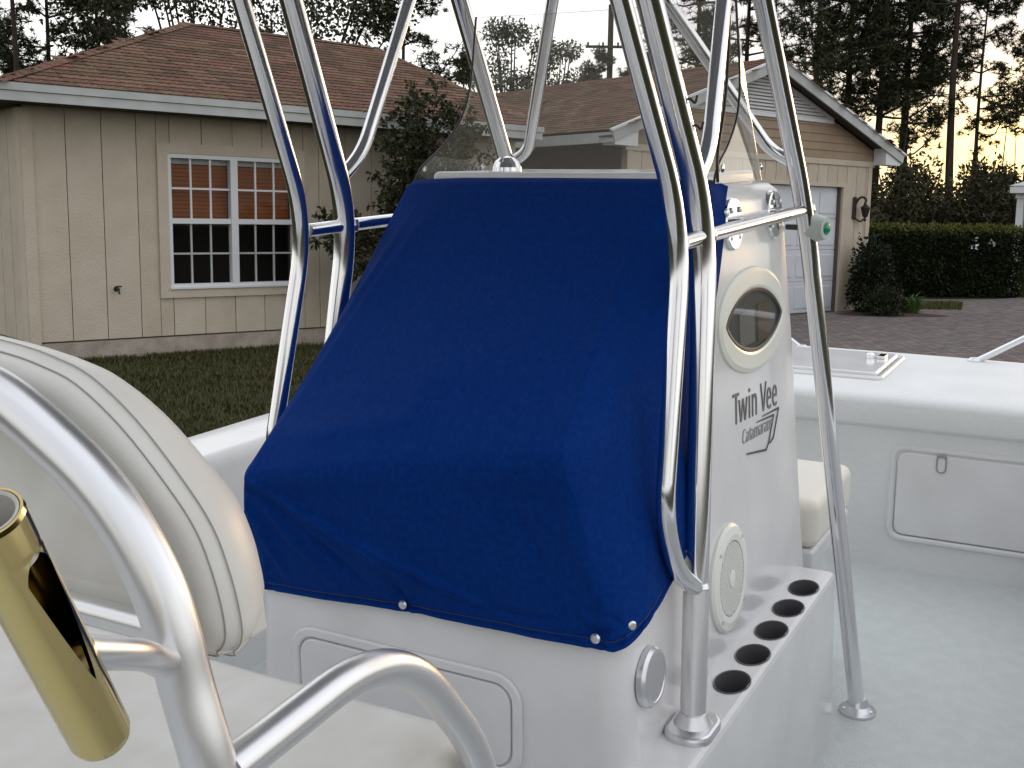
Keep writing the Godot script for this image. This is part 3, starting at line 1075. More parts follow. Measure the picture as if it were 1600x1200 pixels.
func neighbour() -> void:
	# corner of the house next door, at the right edge of the view
	var o := Basis(Vector3.UP, 0.62) * Vector3(11.95, 0, -27.4)
	var n := thing("neighbour_house", "corner of a white house next door with roof eave and post", "house", Transform3D(Basis(Vector3.UP, -0.62), Vector3.ZERO), o)
	var f := Mb.new()
	f.prism(PackedVector2Array([Vector2(0, 2.43), Vector2(6, 2.43), Vector2(6, 2.58), Vector2(0.02, 2.58)]), o, Vector3.RIGHT, Vector3.UP, 0.04)
	f.prism(PackedVector2Array([Vector2(0, 2.43), Vector2(0, 2.58), Vector2(-8, 2.58), Vector2(-8, 2.43)]), o + Vector3(0.02, 0, 0), Vector3(0, 0, 1), Vector3.UP, 0.04)
	part("fascia", f, M.white, n)
	var r := Mb.new()
	r.quad(o + Vector3(-0.03, 2.6, 0.05), o + Vector3(6, 2.6, 0.05), o + Vector3(6, 3.9, -3.2), o + Vector3(3.2, 3.9, -3.2), Vector3.UP)
	r.quad(o + Vector3(-0.03, 2.6, 0.05), o + Vector3(-0.03, 2.6, -8), o + Vector3(3.2, 3.9, -5.2), o + Vector3(3.2, 3.9, -3.2), Vector3.UP)
	part("roof", r, M.fascia, n)
	var s := Mb.new()
	s.span(o + Vector3(0.03, 2.42, -8), o + Vector3(6, 2.44, 0.0))
	part("soffit", s, M.white, n)
	var w := Mb.new()
	w.span(o + Vector3(1.2, 0, -8), o + Vector3(6, 2.42, -1.6))
	part("wall", w, M.siding, n)
	var p := Mb.new()
	p.rbox(o + Vector3(0.20, 1.2, -0.25), Vector3(0.16, 2.42, 0.16), 0.012)
	p.rbox(o + Vector3(0.20, 0.12, -0.25), Vector3(0.24, 0.24, 0.24), 0.015)
	p.rbox(o + Vector3(0.20, 2.36, -0.25), Vector3(0.22, 0.12, 0.22), 0.015)
	part("post", p, M.white, n)

# ---------------------------------------------------------------- trees and plants
func leaf(b: Mb, p: Vector3, d: Vector3, s: Vector3, len: float, wide: float) -> void:
	# a folded leaf: two halves on either side of its rib
	var nn := d.cross(s).normalized()
	if nn.y < 0.0:
		nn = -nn
	var i := b.v.size()
	var m := p + d * len * 0.45
	var lift := nn * wide * 0.25
	b.v.append_array([p, m + s * wide * 0.5 + lift, p + d * len, m - s * wide * 0.5 + lift])
	b.n.append_array([nn, (nn - s * 0.4).normalized(), nn, (nn + s * 0.4).normalized()])
	b.t.append_array([Vector2.ZERO, Vector2.ZERO, Vector2.ZERO, Vector2.ZERO])
	b.c.append_array([b.col, b.col, b.col, b.col])
	b.face(i, i + 1, i + 2); b.face(i, i + 2, i + 3)

func dir_any() -> Vector3:
	var z := rng.randf_range(-1.0, 1.0)
	var a := rng.randf() * TAU
	var r := sqrt(1.0 - z * z)
	return Vector3(r * cos(a), z, r * sin(a))

# needles standing out from the end of a twig
func tuft(b: Mb, p: Vector3, size: float, count: int, hue: Color) -> void:
	for k in count:
		var d := dir_any()
		d.y = d.y * 0.8 + 0.15
		d = d.normalized()
		var s := d.cross(dir_any()).normalized() * size * 0.075
		b.col = hue * rng.randf_range(0.65, 1.35)
		var tip := p + d * size * rng.randf_range(0.7, 1.15)
		var nn := (d * 0.6 + Vector3.UP * 0.6 + s.normalized().cross(d) * 0.5).normalized()
		var i := b.v.size()
		b.v.append_array([p - s, p + s, tip])
		b.n.append_array([nn, nn, nn])
		b.t.append_array([Vector2.ZERO, Vector2.ZERO, Vector2.ZERO])
		b.c.append_array([b.col, b.col, b.col])
		b.face(i, i + 1, i + 2)

# a southern pine: bare trunk, a few bent limbs, clumps of needles at their ends
func pine(height: float, bare: float, reach: float, limbs: int, fine: float) -> Array:
	var wood := Mb.new()
	var green := Mb.new()
	green.use_col = true
	var bend := Vector3(rng.randf_range(-0.3, 0.3), 0, rng.randf_range(-0.3, 0.3))
	var path := []
	var rad := []
	for i in 9:
		var f := i / 8.0
		path.append(Vector3(bend.x * sin(f * 3.0), f * height, bend.z * sin(f * 2.3)))
	var pp := curve(path, 3)
	for i in pp.size():
		rad.append(lerpf(0.15, 0.03, float(i) / (pp.size() - 1)) * height / 13.0)
	wood.tube(pp, rad, 8, false)
	for k in limbs:
		var f := lerpf(bare, 0.98, pow((k + rng.randf()) / limbs, 0.85))
		var o := pp[int(f * (pp.size() - 1))]
		var a := rng.randf() * TAU
		var len := reach * (1.15 - 0.75 * (f - bare) / (1.0 - bare)) * rng.randf_range(0.55, 1.15)
		var out := Vector3(cos(a), 0, sin(a))
		var l1 := o + out * len * 0.5 + Vector3.UP * len * rng.randf_range(-0.15, 0.2)
		var l2 := o + out * len + Vector3.UP * len * rng.randf_range(0.0, 0.55) + dir_any() * len * 0.15
		var lp := curve([o, l1, l2], 4)
		wood.tube(lp, [0.05, 0.045, 0.04, 0.035, 0.03, 0.026, 0.022, 0.018, 0.012].map(func(x): return x * height / 14.0), 5, false)
		var hue := Color(0.043, 0.052, 0.021) * rng.randf_range(0.75, 1.25)
		for c in int(4 + len * 2.2):
			var g := rng.randf()
			var at := lp[clampi(int((0.40 + 0.6 * g) * 8.0), 0, 8)] + dir_any() * len * 0.24
			var big := rng.randf_range(0.30, 0.55)
			if rng.randf() < 0.35:
				wood.tube(PackedVector3Array([lp[clampi(int((0.3 + 0.5 * g) * 8.0), 0, 8)], at]), 0.012, 4, false)
			for t in int(8 * fine):
				tuft(green, at + dir_any() * big * 0.75 * Vector3(1, 0.65, 1), rng.randf_range(0.2, 0.34), 13, hue)
	return [wood.mesh(M.bark), green.mesh(M.needle)]

# a broad crown of leaf clumps carried on forking limbs
func broad(height: float, wide: float, low: float, clumps: int, leaves: int, size: float, hue: Color) -> Array:
	var wood := Mb.new()
	var green := Mb.new()
	green.use_col = true
	var fork := Vector3(0, height * low, 0)
	wood.tube(PackedVector3Array([Vector3.ZERO, fork * 0.5 + Vector3(0.08, 0, 0.05), fork]), [0.16 * height / 8.0, 0.13 * height / 8.0, 0.1 * height / 8.0], 8, false)
	for k in clumps:
		var d := dir_any()
		var e := Vector3(d.x * wide, height * (low + 1.0) * 0.5 + d.y * height * (1.0 - low) * 0.5, d.z * wide) * Vector3(rng.randf_range(0.55, 1.0), 1, rng.randf_range(0.55, 1.0))
		var r := rng.randf_range(0.5, 1.0) * wide * 0.36
		if k % 2 == 0:
			wood.tube(curve([fork * rng.randf_range(0.6, 1.0), fork.lerp(e, 0.55) + Vector3(0, 0.2, 0), e], 3), [0.07, 0.06, 0.05, 0.04, 0.03, 0.022, 0.014].map(func(x): return x * height / 8.0), 5, false)
		var shade := rng.randf_range(0.7, 1.3)
		for j in leaves / clumps:
			var q := dir_any()
			var p := e + q * r * pow(rng.randf(), 0.45) * Vector3(1, 0.75, 1)
			green.col = hue * shade * rng.randf_range(0.7, 1.35)
			var ld := (q + dir_any() * 0.9 + Vector3(0, -0.25, 0)).normalized()
			leaf(green, p, ld, ld.cross(dir_any()).normalized(), size * rng.randf_range(0.7, 1.3), size * 0.6)
	return [wood.mesh(M.bark), green.mesh(M.leaf)]

func plant_tree(called: String, made: Array, at: Vector3, scale: float, turn: float, label: String, group := "") -> Node3D:
	var o := Node3D.new()
	o.name = numbered(called)
	add_child(o)
	o.transform = Transform3D(Basis(Vector3.UP, turn).scaled(Vector3.ONE * scale), at)
	tag(o, label, "tree", group)
	for i in 2:
		var p := MeshInstance3D.new()
		p.name = ["trunk", "crown"][i]
		p.mesh = made[i]
		o.add_child(p)
	return o

func spot(px: float, d: float) -> Vector3:   # ground point at a bearing and distance from where the picture was taken
	return Vector3((px - 800.0) / 1750.0 * d, 0, -1.0106 * d)

func woods() -> void:
	rng.seed = 77
	var tall := pine(15.0, 0.42, 2.6, 30, 1.0)
	var tall2 := pine(15.0, 0.30, 2.9, 36, 1.0)
	var thin := pine(13.0, 0.60, 1.7, 18, 0.9)
	var open := pine(14.0, 0.48, 3.1, 17, 1.0)
	var young := pine(9.0, 0.25, 1.6, 22, 0.9)
	var sets := {"tall": tall, "tall2": tall2, "thin": thin, "open": open, "young": young}
	var g := "pines standing round the houses"
	for r in [
		["open", 20, 33, 0.80, 0.4, "dense pine at the far left corner behind the house roof"],
		["open", 78, 36, 0.78, 2.0, "dark pine with spread clumps left of the brown roof hip"],
		["thin", 154, 38, 0.86, 1.1, "thin straight pine just above the left roof slope"],
		["thin", 196, 40, 0.78, 3.0, "young feathery pine behind the left slope of the roof"],
		["open", 636, 37, 0.72, 4.1, "sparse pine with drooping clumps seen between two leaning port pipes"],
		["young", 716, 44, 0.92, 0.2, "small pine peeping over the roof left of the windshield edge"],
		["thin", 925, 45, 0.66, 5.0, "thin ragged pine close beside the utility pole"],
		["young", 985, 43, 0.93, 1.2, "bushy small pine right of the utility pole"],
		["tall2", 1082, 43, 0.92, 2.2, "dense pine behind the garage roof seen through the windshield"],
		["tall", 1160, 46, 0.95, 0.7, "pine rising behind the garage gable peak at its left"],
		["tall2", 1262, 40, 0.95, 3.3, "full dark pine just right of the garage gable peak"],
		["tall", 1318, 43, 1.05, 1.0, "tall pine above the middle of the right garage rake"],
		["tall2", 1356, 41, 0.98, 5.2, "dark heavy pine above the lower garage rake"],
		["tall", 1392, 45, 1.02, 4.0, "tall pine right behind the garage eave corner"],
		["tall", 1408, 42, 0.86, 0.9, "pine with crown reaching low beside the bright sky gap"],
		["thin", 1482, 39, 1.12, 2.6, "tall slender bare trunked pine standing in the bright sky gap"],
		["open", 1520, 40, 0.70, 3.9, "open crowned pine with one long limb right of the slender pine"],
		["thin", 1585, 44, 0.72, 5.5, "thin pine at the right edge above the white neighbour roof"],
	]:
		plant_tree("pine_tree", sets[r[0]], spot(r[1], r[2]), r[3], r[4], r[5], g)
	var oak := broad(9.6, 4.2, 0.30, 46, 8500, 0.17, Color(0.042, 0.046, 0.020))
	plant_tree("broadleaf_tree", oak, spot(310, 36), 1.0, 0.0, "wide dark broadleaf tree right behind the roof peak", "broadleaf trees behind the house")
	plant_tree("broadleaf_tree", oak, spot(470, 38), 1.02, 2.0, "wide dark broadleaf tree behind the roof ridge right of the peak", "broadleaf trees behind the house")
	var round_tree := broad(8.6, 2.0, 0.28, 34, 7000, 0.13, Color(0.055, 0.06, 0.030))
	plant_tree("broadleaf_tree", round_tree, spot(792, 41), 1.0, 0.0, "rounded green tree behind the windshield left of the pole", "broadleaf trees behind the house")
	plant_tree("broadleaf_tree", round_tree, spot(858, 42), 0.94, 2.6, "rounded green tree with uneven top nearest the utility pole", "broadleaf trees behind the house")
	plant_tree("broadleaf_tree", round_tree, spot(902, 40), 0.78, 4.0, "low rounded tree on the roof line left of the pole", "broadleaf trees behind the house")
	# trees that close the yard beyond the edges of the view
	for q in [["thin", 38, 34, "pine a little beyond the right edge of the view"], ["open", 46, 30, "spreading pine well beyond the right edge of the view"], ["tall", 57, 33, "straight pine far beyond the right edge of the view"], ["tall2", -44, 23, "dense pine beyond the left end of the house"], ["young", -60, 20, "young pine far beyond the left end of the house"], ["tall2", 150, 30, "dense pine behind the stern to starboard"], ["tall", -152, 32, "straight pine behind the stern to port"]]:
		var az := deg_to_rad(q[1])
		plant_tree("pine_tree", sets[q[0]], Vector3(sin(az), 0, -cos(az)) * q[2], 0.95, az * 3.0, q[3], g)
	# the brush below the pines at the right: nobody could count it
	var br := Mb.new()
	br.use_col = true
	for k in 420:
		var px := rng.randf_range(1330, 1760)
		var d := rng.randf_range(33.0, 43.0)
		var c := spot(px, d) + Vector3(0, rng.randf_range(0.1, 1.0) * (3.0 + 0.7 * sin(px * 0.05)), 0)
		var r := rng.randf_range(0.45, 1.0)
		var hue := Color(0.040, 0.043, 0.018).lerp(Color(0.07, 0.052, 0.026), rng.randf() * 0.6) * rng.randf_range(0.6, 1.25)
		for j in 130:
			var q := dir_any()
			br.col = hue * rng.randf_range(0.7, 1.3)
			var ld := (q + dir_any()).normalized()
			leaf(br, c + q * r * pow(rng.randf(), 0.4) * Vector3(1, 0.8, 1), ld, ld.cross(dir_any()).normalized(), rng.randf_range(0.12, 0.24), 0.09)
	var bo := whole("undergrowth", "dark brush and saplings massed under the pines behind the hedge", "undergrowth", br, M.leaf, Transform3D.IDENTITY)
	bo.set_meta("kind", "stuff")
	# thin saplings among the brush
	for k in 9:
		var s := Mb.new()
		var o := spot(1365 + k * 27 + rng.randf_range(-8, 8), rng.randf_range(33, 37))
		s.tube(curve([o, o + Vector3(rng.randf_range(-0.1, 0.1), 2.0, 0), o + Vector3(rng.randf_range(-0.3, 0.3), rng.randf_range(3.6, 5.2), 0)], 4), [0.035, 0.034, 0.033, 0.031, 0.028, 0.024, 0.019, 0.012, 0.004], 6, false)
		whole("sapling", ["pale thin sapling trunk at the left end of the brush", "second thin sapling from the left behind the hedge", "third thin sapling from the left behind the hedge", "fourth thin sapling from the left behind the hedge", "middle thin sapling of the row behind the hedge", "fourth thin sapling from the right behind the hedge", "third thin sapling from the right behind the hedge", "second thin sapling from the right behind the hedge", "thin sapling trunk nearest the white neighbour house"][k], "sapling", s, M.bark, Transform3D.IDENTITY, "saplings in the brush")
	# wooden pole
	var po := spot(943, 46)
	var pole := thing("utility_pole", "tall wooden utility pole with short crossarm above the roofs", "pole", Transform3D.IDENTITY, po)
	var pm := Mb.new()
	pm.tube(PackedVector3Array([po, po + Vector3(0, 10.2, 0)]), [0.16, 0.11], 10)
	part("shaft", pm, M.bark, pole)
	var ca := Mb.new()
	ca.box(po + Vector3(-0.25, 8.55, 0.12), Vector3(1.5, 0.1, 0.09))
	part("crossarm", ca, M.bark, pole)
	for k in 3:
		var ins := Mb.new()
		ins.lathe([Vector2(0, -0.02), Vector2(0.035, 0), Vector2(0.05, 0.06), Vector2(0.03, 0.12), Vector2(0, 0.13)], po + Vector3(-0.9 + k * 0.6, 8.61, 0.12), Basis.IDENTITY, 8)
		part("insulator", ins, M.iron, pole)
	var wi := Mb.new()
	wi.tube(curve([po + Vector3(-0.9, 8.68, 0.12), po + Vector3(-2.2, 7.9, 1.0), po + Vector3(-4.4, 7.1, 2.5), po + Vector3(-7, 6.6, 4)], 5), 0.012, 5)
	part("wire", wi, M.iron, pole)

func garden() -> void:
	rng.seed = 5
	# clipped hedge across the far side of the driveway
	var a := Vector3(7.55, 0, -25.55)
	var b := Vector3(11.72, 0, -26.0)
	var u := (b - a).normalized()
	var w := Vector3(-u.z, 0, u.x)
	if w.z > 0.0:
		w = -w
	var len := a.distance_to(b)
	var hg := thing("hedge", "dark clipped hedge with yellow green top across the drive", "hedge", Transform3D.IDENTITY, a)
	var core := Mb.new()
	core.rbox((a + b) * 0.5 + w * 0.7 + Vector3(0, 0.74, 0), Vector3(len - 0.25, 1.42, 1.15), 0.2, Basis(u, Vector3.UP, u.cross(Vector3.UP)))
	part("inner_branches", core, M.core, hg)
	var lv := Mb.new()
	lv.use_col = true
	var lump := noise(1.1, FastNoiseLite.TYPE_SIMPLEX_SMOOTH, 3, 3)
	for k in 26000:
		var p: Vector3
		var nn: Vector3
		var f := rng.randf()
		if f < 0.55:
			p = a + u * rng.randf() * len + Vector3(0, rng.randf_range(0.02, 1.56), 0); nn = -w
		elif f < 0.82:
			p = a + u * rng.randf() * len + w * rng.randf() * 1.4 + Vector3(0, 1.56, 0); nn = Vector3.UP
		elif f < 0.91:
			p = a + w * rng.randf() * 1.4 + Vector3(0, rng.randf_range(0.02, 1.56), 0); nn = -u
		else:
			p = b + w * rng.randf() * 1.4 + Vector3(0, rng.randf_range(0.02, 1.56), 0); nn = u
		p += nn * (lump.get_noise_3dv(p * 1.6) * 0.13 + rng.randf_range(-0.14, 0.05))
		var d := (nn + dir_any() * 0.95).normalized()
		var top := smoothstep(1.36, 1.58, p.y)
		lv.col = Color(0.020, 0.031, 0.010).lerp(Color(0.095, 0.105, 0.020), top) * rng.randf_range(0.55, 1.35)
		leaf(lv, p, d, d.cross(dir_any()).normalized(), rng.randf_range(0.05, 0.10), 0.045)
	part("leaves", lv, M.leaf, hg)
	# pale blooms in the hedge
	for k in 2:
		var bl := Mb.new()
		var c := a + u * (2.95 + k * 0.42) - w * 0.06 + Vector3(0, 1.25 - k * 0.02, 0)
		for j in 16 - k * 6:
			var d := (-w + dir_any() * 0.8).normalized()
			leaf(bl, c + dir_any() * (0.11 - k * 0.03), d, d.cross(dir_any()).normalized(), 0.10, 0.06)
		part("bloom_cluster", bl, M.white, hg).set_meta("kind", "stuff")
	# dark shrub at the garage corner
	bush("corner_shrub", "dark shrub climbing the garage corner beside the hedge", spot(1362, 20.4) + Vector3(0.0, 0, 0), Vector3(0.34, 0.72, 0.42), 4600, 0.075, Color(0.018, 0.024, 0.012), 0.62)
	bush("low_shrub", "low dark mounded shrub at the foot of the garage corner", spot(1385, 19.6), Vector3(0.36, 0.30, 0.30), 1700, 0.06, Color(0.020, 0.026, 0.010), 0.22)
	# grass like plant in the bed
	var pl := Mb.new()
	pl.use_col = true
	var po := spot(1425, 20.3)
	for k in 130:
		var an := rng.randf() * TAU
		var d := Vector3(cos(an), 0, sin(an))
		var h := rng.randf_range(0.18, 0.46)
		var q := po + d * rng.randf() * 0.16
		var s := Vector3(-d.z, 0, d.x) * 0.012
		var m := q + d * h * 0.35 + Vector3.UP * h * 0.75
		var tip := q + d * h * 0.85 + Vector3.UP * h * rng.randf_range(0.5, 1.0)
		pl.col = Color(0.055, 0.10, 0.022) * rng.randf_range(0.6, 1.4)
		pl.quad(q - s, q + s, m + s, m - s); pl.tri(m - s, m + s, tip)
	whole("fern_plant", "bright green spiky plant in the mulch bed before the hedge", "plant", pl, M.leaf, Transform3D.IDENTITY)
	var ml := Mb.new()
	var c0 := spot(1395, 19.9)
	for k in 24:
		var a0 := TAU * k / 24
		var a1 := TAU * (k + 1) / 24
		var r0 := 1.0 + 0.12 * sin(a0 * 3.0)
		var r1 := 1.0 + 0.12 * sin(a1 * 3.0)
		ml.tri(c0 + Vector3(0, 0.05, 0), c0 + Vector3(cos(a0) * 0.95 * r0, 0.034, sin(a0) * 0.55 * r0), c0 + Vector3(cos(a1) * 0.95 * r1, 0.034, sin(a1) * 0.55 * r1), Vector3.UP)
	struct("planting_bed", ml, M.mulch)
	# strip of bright grass behind the bed
	var gr := Mb.new()
	gr.use_col = true
	for k in 5200:
		var p := spot(rng.randf_range(1400, 1508), rng.randf_range(21.2, 23.2))
		var an := rng.randf() * TAU
		var d := Vector3(cos(an), 0, sin(an))
		var s := Vector3(-d.z, 0, d.x) * 0.008
		gr.col = Color(0.075, 0.085, 0.018) * rng.randf_range(0.6, 1.3)
		gr.tri(p - s, p + s, p + d * 0.05 + Vector3(0, rng.randf_range(0.05, 0.12), 0))
	var go := whole("grass_strip", "small strip of yellow green grass between plant bed and hedge", "grass", gr, M.grass, Transform3D.IDENTITY)
	go.set_meta("kind", "stuff")
	# the large shrub growing against the house wall
	house_shrub()

func bush(called: String, label: String, at: Vector3, r: Vector3, count: int, size: float, hue: Color, mid: float) -> void:
	var o := thing(called, label, "shrub", Transform3D.IDENTITY, at)
	var st := Mb.new()
	for k in 9:
		var e := at + Vector3(rng.randf_range(-0.7, 0.7) * r.x, mid + rng.randf_range(-0.3, 0.8) * r.y, rng.randf_range(-0.7, 0.7) * r.z)
		st.tube(curve([at + Vector3(rng.randf_range(-0.05, 0.05), 0, rng.randf_range(-0.05, 0.05)), at.lerp(e, 0.5) + dir_any() * 0.06, e], 3), 0.012, 5, false)
	part("stems", st, M.twig, o)
	var lv := Mb.new()
	lv.use_col = true
	var lump := noise(2.2, FastNoiseLite.TYPE_SIMPLEX_SMOOTH, 2, 4)
	for k in count:
		var q := dir_any()
		var p := at + Vector3(0, mid, 0) + q * r * pow(rng.randf(), 0.35) * (1.0 + 0.55 * lump.get_noise_3dv(at + q * 1.2))
		if p.y < 0.02:
			continue
		var d := (q + dir_any() * 0.9).normalized()
		lv.col = hue * rng.randf_range(0.6, 1.5)
		leaf(lv, p, d, d.cross(dir_any()).normalized(), size * rng.randf_range(0.6, 1.3), size * 0.55)
	part("leaves", lv, M.leaf, o)

func house_shrub() -> void:
	rng.seed = 31
	var root := home * Vector3(3.75, 0, 0.9)
	var o := thing("house_shrub", "tall loose shrub with small dark leaves against the house wall", "shrub", home, Vector3(3.75, 0, 0.9))
	var st := Mb.new()
	var lv := Mb.new()
	lv.use_col = true
	var base := Vector3(3.75, 0, 0.9)
	var ends := []
	# main stems, then twigs with leaves along them
	for k in 80:
		var f := rng.randf()
		var e := base + Vector3(rng.randf_range(-0.5, 1.0), rng.randf_range(0.8, 2.95), rng.randf_range(-0.35, 0.35))
		if k < 9:
			e = base + Vector3(rng.randf_range(-1.35, -0.6), rng.randf_range(1.0, 1.75), rng.randf_range(-0.2, 0.3))
		elif k < 13:
			e = base + Vector3(rng.randf_range(-0.1, 0.35), rng.randf_range(2.8, 3.2), rng.randf_range(-0.2, 0.2))
		var mid := base.lerp(e, 0.5) + Vector3(rng.randf_range(-0.12, 0.12), 0.15, rng.randf_range(-0.1, 0.1))
		var p := curve([base + Vector3(rng.randf_range(-0.08, 0.08), 0, rng.randf_range(-0.08, 0.08)), mid, e], 5)
		st.tube(p, [0.016, 0.015, 0.014, 0.013, 0.012, 0.011, 0.010, 0.009, 0.008, 0.006, 0.004], 5, false)
		for j in range(4, 11):
			ends.append([p[j], (p[j] - p[j - 1]).normalized(), 0.75 if k < 9 else 1.0])
	for e in ends:
		for t in 3:
			var d: Vector3 = (e[1] * 0.6 + dir_any()).normalized()
			var tw: float = rng.randf_range(0.14, 0.30) * e[2]
			var q: Vector3 = e[0] + d * tw
			st.tube(PackedVector3Array([e[0], q]), 0.0025, 4, false)
			var hue := Color(0.036, 0.042, 0.018) * rng.randf_range(0.55, 1.5)
			for j in 13:
				var at: Vector3 = (e[0] as Vector3).lerp(q, rng.randf_range(0.15, 1.05)) + dir_any() * 0.025
				var ld: Vector3 = (d * 0.5 + dir_any()).normalized()
				lv.col = hue * rng.randf_range(0.75, 1.3)
				leaf(lv, at, ld, ld.cross(dir_any()).normalized(), rng.randf_range(0.05, 0.10), 0.042)
	part("stems", st, M.twig, o)
	part("leaves", lv, M.leaf, o)

# ---------------------------------------------------------------- the boat
func bx(x: float, y: float, z: float) -> Vector3:   # x measured from the centre line
	return Vector3(MID + x, y, z)

func hull() -> void:
	var b := thing("boat", "white open fibreglass boat hull with raised bow deck", "boat", boat, Vector3(MID, 0, -1.5))
	var s := Mb.new()
	var rows := []
	for i in 2:
		var r := PackedVector3Array()
		for j in 2:
			r.append(bx(-1.2 + 2.4 * j, 0.0, 1.5 - 5.5 * i))
		rows.append(r)
	s.grid(rows, false)
	part("sole", s, M.sole, b)
	# gunwales: inner wall, rolled top, outer side, as one profile swept along the boat
	for side in [-1.0, 1.0]:
		var g := Mb.new()
		var prof := [Vector2(1.06, 0.0), Vector2(1.075, 0.30), Vector2(1.085, 0.555), Vector2(1.082, 0.60), Vector2(1.087, 0.632), Vector2(1.094, 0.645), Vector2(1.106, 0.650), Vector2(1.12, 0.651), Vector2(1.20, 0.653), Vector2(1.285, 0.651), Vector2(1.297, 0.648), Vector2(1.304, 0.641), Vector2(1.308, 0.62), Vector2(1.305, 0.57), Vector2(1.27, 0.50), Vector2(1.23, 0.2), Vector2(1.18, -0.25), Vector2(1.0, -0.72)]
		var lines := []
		for p in prof:
			var l := PackedVector3Array()
			for k in 24:
				var z := 1.5 - 6.35 * k / 23.0
				var nose := 1.0 - 0.16 * pow(clampf((-3.4 - z) / 1.5, 0.0, 1.0), 2.0)
				l.append(bx(side * p.x * nose, p.y if p.y > 0.0 else p.y * (1.0 - 0.55 * pow(clampf((-3.0 - z) / 1.9, 0.0, 1.0), 2.0)), z))
			lines.append(l)
		g.grid(lines, side > 0.0)
		part("gunwale", g, M.gel, b)
	# raised deck in the bow with a rounded lip over its bulkhead
	var d := Mb.new()
	var lip := [Vector2(-3.955, 0.0), Vector2(-3.95, 0.30), Vector2(-3.945, 0.505), Vector2(-3.925, 0.515), Vector2(-3.905, 0.53), Vector2(-3.898, 0.60), Vector2(-3.903, 0.618), Vector2(-3.925, 0.630), Vector2(-3.96, 0.633), Vector2(-4.40, 0.634), Vector2(-4.70, 0.634), Vector2(-4.755, 0.63), Vector2(-4.785, 0.61), Vector2(-4.80, 0.55), Vector2(-4.80, -0.3)]
	var lines := []
	for p in lip:
		var l := PackedVector3Array()
		for k in 13:
			var t := k / 6.0 - 1.0
			l.append(bx(t * (1.10 if p.x > -4.3 else 1.06), p.y, p.x - (0.05 * (1.0 - t * t) if p.x < -4.65 else 0.0)))
		lines.append(l)
	d.grid(lines, false)
	var deck := part("bow_deck", d, M.deck, b)
	var tr := Mb.new()
	tr.rbox(bx(0, 0.0, 1.5), Vector3(2.55, 1.30, 0.10), 0.03)
	part("transom", tr, M.gel, b)
	# hatch on top of the bow deck
	var hf := Mb.new()
	ring(hf, Vector3(-1.045, 0.634, -4.40), Vector3(1, 0, 0), Vector3(0, 0, -1), 0.62, 0.50, 0.03, 0.022, 0.012)
	part("hatch_frame", hf, M.gel, deck)
	var hl := Mb.new()
	plate(hl, Vector3(-1.045, 0.6345, -4.40), Vector3(1, 0, 0), Vector3(0, 0, -1), 0.568, 0.448, 0.02, 0.022, 0.008)
	part("hatch_lid", hl, M.gel, deck)
	var hh := Mb.new()
	hh.rbox(Vector3(-0.80, 0.662, -4.50), Vector3(0.03, 0.012, 0.07), 0.004)
	hh.lathe([Vector2(0, 0), Vector2(0.016, 0), Vector2(0.016, 0.016), Vector2(0.01, 0.022), Vector2(0, 0.024)], Vector3(-0.84, 0.657, -4.47), Basis.IDENTITY, 12)
	part("hatch_latch", hh, M.chrome, deck)
	# locker door in the bulkhead
	var cz := -3.9475
	var cx := MID + 0.79
	var lf := Mb.new()
	ring(lf, Vector3(cx, 0.283, cz - 0.004), Vector3(1, 0, 0), Vector3(0, 1, 0), 0.80, 0.35, 0.05, 0.022, 0.014)
	part("locker_frame", lf, M.gel, deck)
	var ld := Mb.new()
	plate(ld, Vector3(cx, 0.283, cz - 0.004), Vector3(1, 0, 0), Vector3(0, 1, 0), 0.748, 0.298, 0.034, 0.012, 0.005)
	var door := part("locker_door", ld, M.gel, deck)
	var la := Mb.new()
	ring(la, Vector3(MID + 0.56, 0.402, cz + 0.0085), Vector3(1, 0, 0), Vector3(0, 1, 0), 0.034, 0.062, 0.0165, 0.0045, 0.004)
	la.rbox(Vector3(MID + 0.56, 0.43, cz + 0.010), Vector3(0.034, 0.008, 0.006), 0.002)
	part("latch_ring", la, M.grey, door)
	# rubbing strips along the outer edge
	for side in [-1.0, 1.0]:
		var rs := Mb.new()
		var l := PackedVector3Array()
		for k in 24:
			var z := 1.5 - 6.35 * k / 23.0
			l.append(bx(side * 1.312 * (1.0 - 0.16 * pow(clampf((-3.4 - z) / 1.5, 0.0, 1.0), 2.0)), 0.595, z))
		rs.tube(l, 0.014, 8)
		part("rub_rail", rs, M.grey, b)

func wall_x(y: float) -> float:   # the starboard wall of the console leans inboard as it rises
	return MID + 0.402 - 0.0632 * (y - 0.44)

func console_ring(y: float, inset: float, hx: float, za: float, zf: float) -> PackedVector3Array:
	var o := PackedVector3Array()
	hx -= inset; za -= inset; zf += inset
	var r := maxf((0.055 if y < 1.0 else 0.035) - inset * 0.3, 0.015)
	var pl := round_rect(hx * 2.0, za - zf, r, 5)
	for p in pl:   # counter-clockwise seen from above: x to starboard, forward is up in the plan
		o.append(Vector3(MID + p.x, y, (za + zf) * 0.5 - p.y))
	return o

